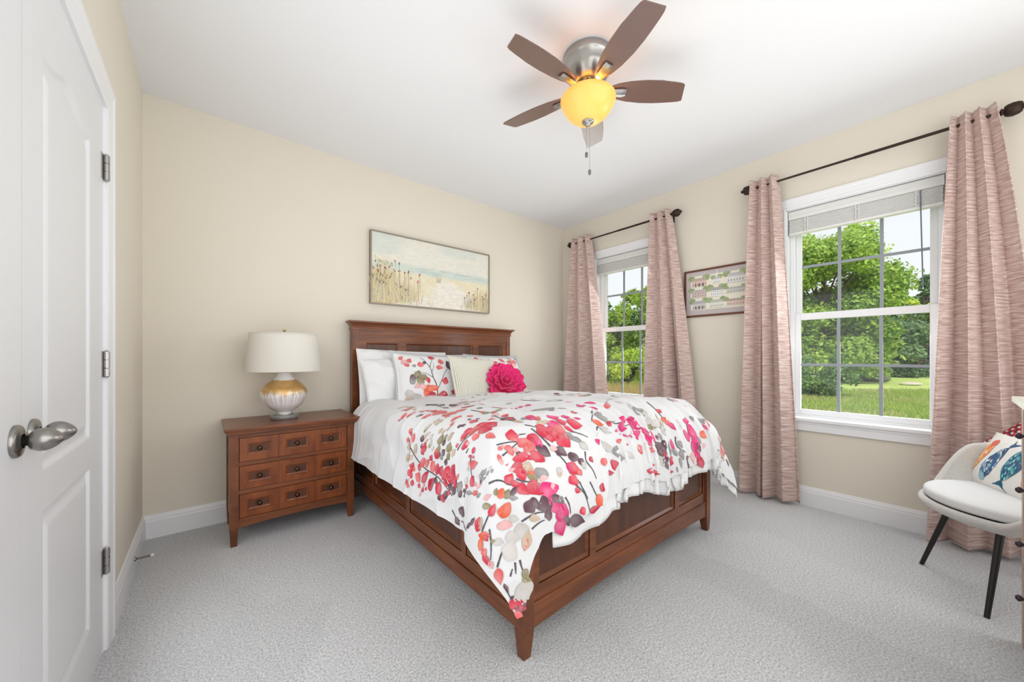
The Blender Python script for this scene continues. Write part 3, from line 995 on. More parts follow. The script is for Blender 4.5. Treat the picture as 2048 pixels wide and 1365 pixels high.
sh.lathe(pr2 + pin + [pr2[0]], (LX, LY, LZ), 72, cap=False)
n_, l_, b_ = nodes(M_shade)
_t = n_.new('ShaderNodeBsdfTranslucent'); _t.inputs[0].default_value = lin((240, 236, 226))
_m = n_.new('ShaderNodeMixShader'); _m.inputs[0].default_value = 0.3
l_.new(b_.outputs[0], _m.inputs[1]); l_.new(_t.outputs[0], _m.inputs[2]); l_.new(_m.outputs[0], n_['Material Output'].inputs[0])
shade_o = obj('lamp_shade', sh, M_shade, lp)
sp_ = MB()
for k in range(3):
    a = k * 2 * math.pi / 3 + 0.4
    sp_.tube([(LX, LY, LZ + 0.572), (LX + (R1 - 0.004) * math.cos(a), LY + (R1 - 0.004) * math.sin(a), LZ + 0.576)], 0.0016, 6)
obj('spider_arms', sp_, M_brass, shade_o)
obj('bulb', MB().lathe([(0.0, 0.378), (0.012, 0.378), (0.013, 0.395), (0.03, 0.43), (0.03, 0.455), (0.02, 0.475), (0, 0.482)], (LX, LY, LZ), 24), M_sheet, lp)
obj('finial', MB().lathe([(0.0, 0.584), (0.006, 0.586), (0.004, 0.592), (0.010, 0.597), (0.013, 0.601), (0.008, 0.606), (0, 0.607)], (LX, LY, LZ), 20), M_brass, lp)

# ================================================================== CEILING FAN
FX, FY, FZB = 1.885, -1.915, 2.56
M_blade = mat('walnut_fan_blade', (112, 80, 68), 0.32, 0.0, **{'Coat Weight': 0.6, 'Coat Roughness': 0.2})
noise_color(M_blade, (106, 78, 68), (118, 90, 80), 420, (1, 1, 1), detail=2)
fan = thing('ceiling_fan', 'five-blade flush ceiling fan with a lit amber glass bowl', 'ceiling fan', (FX, FY, H))
obj('motor_housing', MB().lathe([(0.0, 0), (0.128, 0), (0.132, -0.006), (0.132, -0.030), (0.128, -0.040), (0.122, -0.046), (0.120, -0.080), (0.116, -0.092), (0.100, -0.120), (0.078, -0.142), (0.060, -0.150), (0.0, -0.150)], (FX, FY, H), 56, cap=False), M_nickel, fan)
M_slot = mat('dark_slot', (40, 34, 28), 0.6)
hub = MB().lathe([(0.060, -0.148), (0.066, -0.152), (0.070, -0.176), (0.068, -0.196), (0.074, -0.198), (0.074, -0.206), (0.05, -0.208), (0.0, -0.208)], (FX, FY, H), 48, cap=False)
hubo = obj('light_fitter', hub, M_brass, fan)
for k in range(12):
    sl = MB()
    a = k * 2 * math.pi / 12 + 0.12
    ca, sa = math.cos(a), math.sin(a)
    r = 0.0705
    pts = []
    for q in range(10):
        b = q * 2 * math.pi / 10
        w, hh = 0.007 * math.cos(b), 0.014 * math.sin(b)
        pts.append((FX + r * ca - w * sa, FY + r * sa + w * ca, H - 0.174 + hh))
    sl.add(pts, [tuple(range(10))])
    obj('vent_slot', sl, M_slot, hubo)
for k in range(5):
    a = math.radians(33.56 + 72 * k)
    ca, sa = math.cos(a), math.sin(a)
    pit = math.radians(-12)
    def bl(r, s, z):       # along blade, across blade, up
        s2, z2 = s * math.cos(pit) - z * math.sin(pit), s * math.sin(pit) + z * math.cos(pit)
        return (FX + r * ca - s2 * sa, FY + r * sa + s2 * ca, FZB + z2)
    nst = 26
    rs = np.linspace(0.125, 0.520, nst)
    hw = np.interp(rs, [0.125, 0.16, 0.22, 0.30, 0.38, 0.47, 0.505, 0.520], [0.030, 0.045, 0.058, 0.066, 0.066, 0.058, 0.053, 0.046])
    b = MB()
    rows = []
    for r, w in zip(rs, hw):
        skew = 0.012 * (r - 0.125) / 0.4
        row = []
        for s in (-1, -0.94, 0.94, 1):
            e = r + skew * s if r > 0.4 else r
            row.append((e, s * w))
        rows.append(row)
    topv = np.array([[bl(e, s, 0.003) for e, s in row] for row in rows])
    botv = np.array([[bl(e, s, -0.003) for e, s in row] for row in rows])
    ring = np.concatenate([topv, botv[:, ::-1]], axis=1)
    b.grid(ring, smooth=False, cv=True)
    b.add(ring[0], [tuple(range(8))]); b.add(ring[-1], [tuple(range(8))[::-1]])
    bo = obj('blade', b, M_blade, fan)
    br_ = MB()
    pr_ = [(0.085, 0.016, -0.006), (0.12, 0.020, -0.012), (0.185, 0.024, -0.012), (0.205, 0.020, -0.010)]
    A_ = np.array([[bl(r, -w, z), bl(r, -w * 0.3, z - 0.004), bl(r, w * 0.3, z - 0.004), bl(r, w, z), bl(r, w, z + 0.004), bl(r, -w, z + 0.004)] for r, w, z in pr_])
    br_.grid(A_, smooth=False, cv=True)
    br_.add(A_[0], [tuple(range(6))]); br_.add(A_[-1], [tuple(range(6))[::-1]])
    arm = MB().tube([(FX + 0.06 * ca, FY + 0.06 * sa, H - 0.16), (FX + 0.09 * ca, FY + 0.09 * sa, FZB - 0.004), (FX + 0.13 * ca, FY + 0.13 * sa, FZB - 0.008)], 0.006, 8)
    br_.v += arm.v; br_.f += [tuple(i + br_.n for i in f) for f in arm.f]; br_.sm += arm.sm; br_.n += arm.n
    obj('blade_bracket', br_, M_nickel, bo)
# amber bowl: glass that lets the bulbs glow through
M_bowl = bpy.data.materials.new('lit_amber_glass')
M_bowl.use_nodes = True
n, l, b = nodes(M_bowl)
b.inputs['Base Color'].default_value = lin((228, 170, 76))
b.inputs['Roughness'].default_value = 0.3
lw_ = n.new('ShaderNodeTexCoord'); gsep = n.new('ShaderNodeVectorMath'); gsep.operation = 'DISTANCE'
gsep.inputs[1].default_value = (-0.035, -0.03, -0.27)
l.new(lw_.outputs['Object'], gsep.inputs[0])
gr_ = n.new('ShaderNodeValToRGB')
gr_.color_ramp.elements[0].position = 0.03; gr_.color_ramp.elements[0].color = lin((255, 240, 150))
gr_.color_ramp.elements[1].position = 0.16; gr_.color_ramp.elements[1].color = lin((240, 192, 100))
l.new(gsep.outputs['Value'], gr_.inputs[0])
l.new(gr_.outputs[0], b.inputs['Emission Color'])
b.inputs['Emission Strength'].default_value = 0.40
bw = [(0.132, -0.218), (0.142, -0.222), (0.147, -0.230), (0.147, -0.240), (0.143, -0.252), (0.137, -0.264), (0.126, -0.284), (0.108, -0.308), (0.084, -0.328), (0.054, -0.341), (0.020, -0.346), (0.0, -0.346)]
inner = [(r - 0.004, z + 0.003) for r, z in bw[:-1]][::-1]
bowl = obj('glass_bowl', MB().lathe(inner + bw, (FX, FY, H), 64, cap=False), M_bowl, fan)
fin = MB().lathe([(0.0, -0.338), (0.026, -0.343), (0.032, -0.347), (0.030, -0.352), (0.018, -0.356), (0.014, -0.362), (0.016, -0.366), (0.010, -0.372), (0, -0.374)], (FX, FY, H), 32, cap=False)
obj('bowl_finial', fin, M_nickel, bowl)
for dx, dy, zl, nm in ((-0.004, 0.006, 2.200, 'pull_chain'), (0.008, -0.006, 2.105, 'pull_chain')):
    ch = MB()
    ztop = H - 0.37
    nb = int((ztop - zl) / 0.0045)
    ch.tube([(FX + dx, FY + dy, ztop), (FX + dx, FY + dy, zl + 0.03)], 0.0011, 6)
    co = obj(nm, ch, M_nickel, fan)
    obj('pull_weight', MB().lathe([(0.0, 0.03), (0.004, 0.029), (0.0075, 0.024), (0.0078, 0.008), (0.006, 0.002), (0, 0)], (FX + dx, FY + dy, zl), 16, cap=False), mat('grey_pull', (120, 118, 116), 0.4, 0.5), co)
lamp('fan_bulbs', 'POINT', (FX, FY, H - 0.232), (0, 0, 0), 1.9, (1.0, 0.76, 0.44), shadow_soft_size=0.03)

# ================================================================== PRINT ENGINE: flat shapes laid on a cloth or canvas surface
PAL = {k: np.array(lin(c)[:3]) for k, c in dict(
    R=(206, 46, 72), C=(190, 24, 58), M=(216, 42, 116), S=(220, 100, 100), O=(230, 96, 60), P=(230, 172, 172),
    G=(146, 142, 142), D=(94, 62, 74), K=(140, 132, 94), T=(196, 172, 148), L=(200, 195, 191), B=(88, 84, 90),
    Y=(226, 206, 130), W=(240, 240, 241), g=(150, 168, 110), b=(192, 210, 210), n=(120, 96, 70), r=(140, 30, 58), e=(222, 200, 150)).items()}

class Print:
    """Collects coloured shapes given in a surface's own (a, b) metres and lays them on surf(a, b)."""
    def __init__(s, surf, lift=0.0009, seed=3):
        s.surf, s.lift = surf, lift
        s.A, s.Bv, s.h, s.f, s.c = [], [], [], [], []
        s.n = 0
        s.k = 0
        s.r = np.random.default_rng(seed)
    def _put(s, a, b, f, c):
        s.A.append(np.asarray(a, float)); s.Bv.append(np.asarray(b, float))
        s.k += 1
        s.h.append(np.full(len(a), s.lift * (1 + 0.0022 * s.k)))
        s.f += [tuple(i + s.n for i in q) for q in f]
        s.c.append(np.asarray(c, float))
        s.n += len(a)
    def frame(s, a, b):
        e = 0.004
        p = s.surf(np.array([a, a + e, a]), np.array([b, b, b + e]))
        return (p[1] - p[0]) / e, (p[2] - p[0]) / e
    def leaf(s, a1, b1, a2, b2, w, col, var=0.10, tip=0.75, wob=0.13, n=22):
        r = s.r
        ta, tb = s.frame((a1 + a2) / 2, (b1 + b2) / 2)
        ax = np.array([a2 - a1, b2 - b1])
        d3 = ax[0] * ta + ax[1] * tb
        L = np.linalg.norm(d3) + 1e-9
        G = np.array([[ta @ ta, ta @ tb], [ta @ tb, tb @ tb]])
        per = np.linalg.solve(G, np.array([-(G @ ax)[1], (G @ ax)[0]]))   # metric-perpendicular up to scale
        p3 = per[0] * ta + per[1] * tb
        # the perpendicular: J with G-inner product zero
        per = np.array([-(G @ ax)[1], (G @ ax)[0]])
        p3 = per[0] * ta + per[1] * tb
        per = per / (np.linalg.norm(p3) + 1e-9)
        th = np.linspace(0, 2 * np.pi, n, endpoint=False)
        t = (1 - np.cos(th)) / 2
        hw = np.sin(np.pi * t ** tip) ** (1.15 if w < 0.5 * L else 0.9) * np.sign(np.sin(th)) * 0.5 * w
        ph = r.random(3) * 6.28
        wv = 1 + wob * (np.sin(2 * th + ph[0]) + 0.6 * np.sin(3 * th + ph[1]) + 0.4 * np.sin(5 * th + ph[2]))
        hw = hw * wv
        pa = a1 + ax[0] * t + per[0] * hw
        pb = b1 + ax[1] * t + per[1] * hw
        ca, cb = a1 + ax[0] * 0.5, b1 + ax[1] * 0.5
        A = np.concatenate([[ca], ca + (pa - ca) * 0.62, pa])
        Bb = np.concatenate([[cb], cb + (pb - cb) * 0.62, pb])
        base = PAL[col] if isinstance(col, str) else np.asarray(col)
        base = np.clip(base * (1 + (r.random() - 0.5) * 0.22), 0, 1)
        white = np.array([0.86, 0.86, 0.865])
        k0, k1 = r.random() * 0.2, 0.02
        grad = 0.5 + 0.5 * np.cos(th + r.random() * 6.28)
        C = np.concatenate([[base * (1 - k0) + white * k0],
                            base * (1 - 0.15 * grad[:, None]) + white * (0.15 * grad[:, None]),
                            base * 0.93 * (1 - 0.10 * grad[:, None]) + white * (0.10 * grad[:, None])])
        f = [(0, 1 + i, 1 + (i + 1) % n) for i in range(n)]
        f += [(1 + i, 1 + n + i, 1 + n + (i + 1) % n, 1 + (i + 1) % n) for i in range(n)]
        s._put(A, Bb, f, C)
    def line(s, pts, w, col, taper=0.5):
        pts = np.asarray(pts, float)
        if len(pts) > 2:
            q = [pts[0]]
            for i in range(len(pts) - 1):
                p0, p1, p2, p3 = pts[max(i - 1, 0)], pts[i], pts[i + 1], pts[min(i + 2, len(pts) - 1)]
                for t in np.linspace(0, 1, 7)[1:]:
                    q.append(0.5 * (2 * p1 + (p2 - p0) * t + (2 * p0 - 5 * p1 + 4 * p2 - p3) * t * t + (3 * p1 - p0 - 3 * p2 + p3) * t ** 3))
            pts = np.array(q)
        else:
            pts = pts[0] + (pts[1] - pts[0]) * np.linspace(0, 1, 6)[:, None]
        N = len(pts)
        A, Bb = [], []
        d = np.gradient(pts, axis=0)
        for i in range(N):
            ta, tb = s.frame(*pts[i])
            ww = w * (1 - (1 - taper) * i / (N - 1)) * (0.85 + 0.3 * s.r.random())
            G = np.array([[ta @ ta, ta @ tb], [ta @ tb, tb @ tb]])
            per = np.array([-(G @ d[i])[1], (G @ d[i])[0]])
            per = per / (np.linalg.norm(per[0] * ta + per[1] * tb) + 1e-9) * ww / 2
            A += [pts[i, 0] - per[0], pts[i, 0] + per[0]]
            Bb += [pts[i, 1] - per[1], pts[i, 1] + per[1]]
        base = PAL[col] if isinstance(col, str) else np.asarray(col)
        s._put(A, Bb, [(2 * i, 2 * i + 2, 2 * i + 3, 2 * i + 1) for i in range(N - 1)], np.broadcast_to(base, (2 * N, 3)))
    def poly(s, pts, col, sub=0.02):
        pts = np.asarray(pts, float)
        c = pts.mean(0)
        n = len(pts)
        base = PAL[col] if isinstance(col, str) else np.asarray(col)
        A = np.concatenate([[c[0]], c[0] + (pts[:, 0] - c[0]) * 0.5, pts[:, 0]])
        Bb = np.concatenate([[c[1]], c[1] + (pts[:, 1] - c[1]) * 0.5, pts[:, 1]])
        f = [(0, 1 + i, 1 + (i + 1) % n) for i in range(n)]
        f += [(1 + i, 1 + n + i, 1 + n + (i + 1) % n, 1 + (i + 1) % n) for i in range(n)]
        s._put(A, Bb, f, np.broadcast_to(base, (2 * n + 1, 3)))
    def into(s, mb):
        if not s.n: return
        A, Bb, h = np.concatenate(s.A), np.concatenate(s.Bv), np.concatenate(s.h)
        e = 0.003
        p = s.surf(A, Bb)
        na = s.surf(A + e, Bb) - s.surf(A - e, Bb)
        nb = s.surf(A, Bb + e) - s.surf(A, Bb - e)
        nn = np.cross(na, nb)
        nn /= np.linalg.norm(nn, axis=1)[:, None] + 1e-12
        nn *= s.out
        # consistent winding: faces follow (a, b) orientation so flip where needed
        mb.add(p + nn * h[:, None], s.f, True, np.concatenate(s.c))
    out = 1.0

# ================================================================== DUVET
DB0 = -0.34                                  # y of the head edge of the duvet
DA, DBL = 1.192, 2.062                       # half width and length along the cloth
def duvet(a, b, wr=1.0):
    a, b = np.broadcast_arrays(np.asarray(a, float), np.asarray(b, float))
    X, Y = 2.0 + a, DB0 - b
    xl, xr, yf = 1.285, 2.665, -1.905
    foot = sstep(-1.2, -2.1, Y)
    pl, pr = np.maximum(xl - X, 0), np.maximum(X - xr, 0)
    p = pl + pr
    q = np.maximum(yf - Y, 0)
    sg = np.where(pr > 0, 1.0, -1.0)
    r = (p ** 1.8 + q ** 1.8) ** (1 / 1.8) + 1e-9
    ph = np.arctan2(q, p)
    ph = np.where((p > 0) & (q > 0), ph + 0.26 * np.sin(2 * ph), ph)
    sp = np.sin(ph) ** 2
    Rs = np.where(sg < 0, 0.165, 0.19 + 0.25 * foot)
    R = Rs * (1 - sp) + 0.32 * sp
    flr = np.where(sg < 0, 0.05, 0.22 + 0.30 * foot)
    flr = flr * (1 - sp) + 0.10 * sp + np.where(sg < 0, 0.20, 0.10) * np.sin(2 * ph) ** 2 * (q > 0) * (p > 0)
    th = np.minimum(r / R, 1.42)
    ex = np.maximum(r - R * 1.42, 0)
    c, s_ = np.cos(1.42), np.sin(1.42)
    hh = R * np.sin(th) + ex * (c * 0.2 + flr)
    vv = R * (1 - np.cos(th)) + ex * s_ / np.sqrt(1 + flr ** 2 * 0.5)
    hx, hy = np.cos(ph) * hh, np.sin(ph) * hh
    Z = 0.785 - vv
    xin = np.clip(X, xl, xr)
    yin = np.maximum(Y, yf)
    Z = Z + 0.055 * sstep(-0.55, -1.75, yin) * (1 - 0.35 * ((xin - 1.95) / 0.72) ** 2) * np.exp(-(r / 0.5) ** 2)
    Z = Z + 0.02 * (1 - ((xin - 2.0) / 0.75) ** 2)
    ox = xin + sg * hx
    oy = yin - hy
    # wrinkles pushed along the outward normal of the rounded block
    nx, ny, nz = sg * np.cos(ph) * np.sin(th), -np.sin(ph) * np.sin(th), np.cos(th)
    rid = lambda x, y, sd: (1 - np.abs(2 * vnoise(x, y, sd) - 1)) ** 2
    wx = a + 0.10 * (vnoise(a * 2.1, b * 1.7, 5) - 0.5) * 2
    top = 0.026 * (vnoise(wx * 5.5 + b * 1.2, b * 1.6, 1) - 0.5) + 0.013 * rid(wx * 6.5 - b * 1.5, b * 1.8, 2)
    top = top + 0.010 * rid(a * 3.1 + b * 4.1, b * 3.0 - a * 2.0, 8) * sstep(0.2, 0.8, b)
    gath = sstep(1.15, 1.8, b) * sstep(-0.62, -0.2, a)
    fo = (0.030 * rid(wx * 13 + 1.2 * np.sin(b * 3), b * 1.3, 3) + 0.030 * (vnoise(wx * 6.0, b * 1.1, 4) - 0.5)
          + 0.010 * rid(wx * 27, b * 2.2, 9)) * gath
    left = (0.008 * rid(b * 13, a * 1.6, 6) + 0.014 * (vnoise(b * 4.0, a * 1.2, 7) - 0.5)) * sstep(0.62, 0.9, -a) * (1 - sstep(1.4, 1.8, b))
    cor = 0.020 * (vnoise(ph * 3.1, r * 1.2, 12) - 0.5) * (p > 0) * (q > 0) * sstep(0.1, 0.5, r)
    w = (top * (1 - 0.6 * gath) + fo + left + cor) * wr
    return np.stack([ox + nx * w, oy + ny * w, Z + nz * w], -1)

def hem_b(a):      # the foot hem waves a little
    return DBL + 0.016 * (vnoise(a * 5.0, a * 0 + 2.0, 21) - 0.5) * 2 + 0.012 * np.sin(a * 9)
dv = MB()
nu_, nv_ = 420, 380
ua = np.linspace(-DA, DA, nu_)[:, None]
tb = np.linspace(0, 1, nv_)[None, :]
AA = np.broadcast_to(ua, (nu_, nv_))
BBm = tb * hem_b(ua)
PD = duvet(AA, BBm)
WHT = np.array(lin((224, 224, 226))[:3])
dv.grid(PD, True, c=WHT, flip=True)
DUVET_PRINT = Print(duvet, 0.0011)
DUVET_PRINT.out = -1.0
_q = np.random.default_rng(77)
for _i in range(330):     # the paler sprigs between the main clusters
    if _i < 210: _a, _b = -0.15 + 1.25 * _q.random(), 0.55 + 1.45 * _q.random()
    else: _a, _b = -0.62 + 1.5 * _q.random(), 0.22 + 0.75 * _q.random()
    if vnoise(_a * 4.2, _b * 3.4, 51) < 0.47: continue
    _l, _t = 0.035 + 0.045 * _q.random(), 1.57 + _q.normal(0, 0.55)
    _dx, _dy = math.cos(_t) * _l / 2, math.sin(_t) * _l / 2
    DUVET_PRINT.leaf(_a - _dx, _b - _dy, _a + _dx, _b + _dy, _l * (0.35 + 0.3 * _q.random()), 'LGLGTPDMSK'[_q.integers(10)])
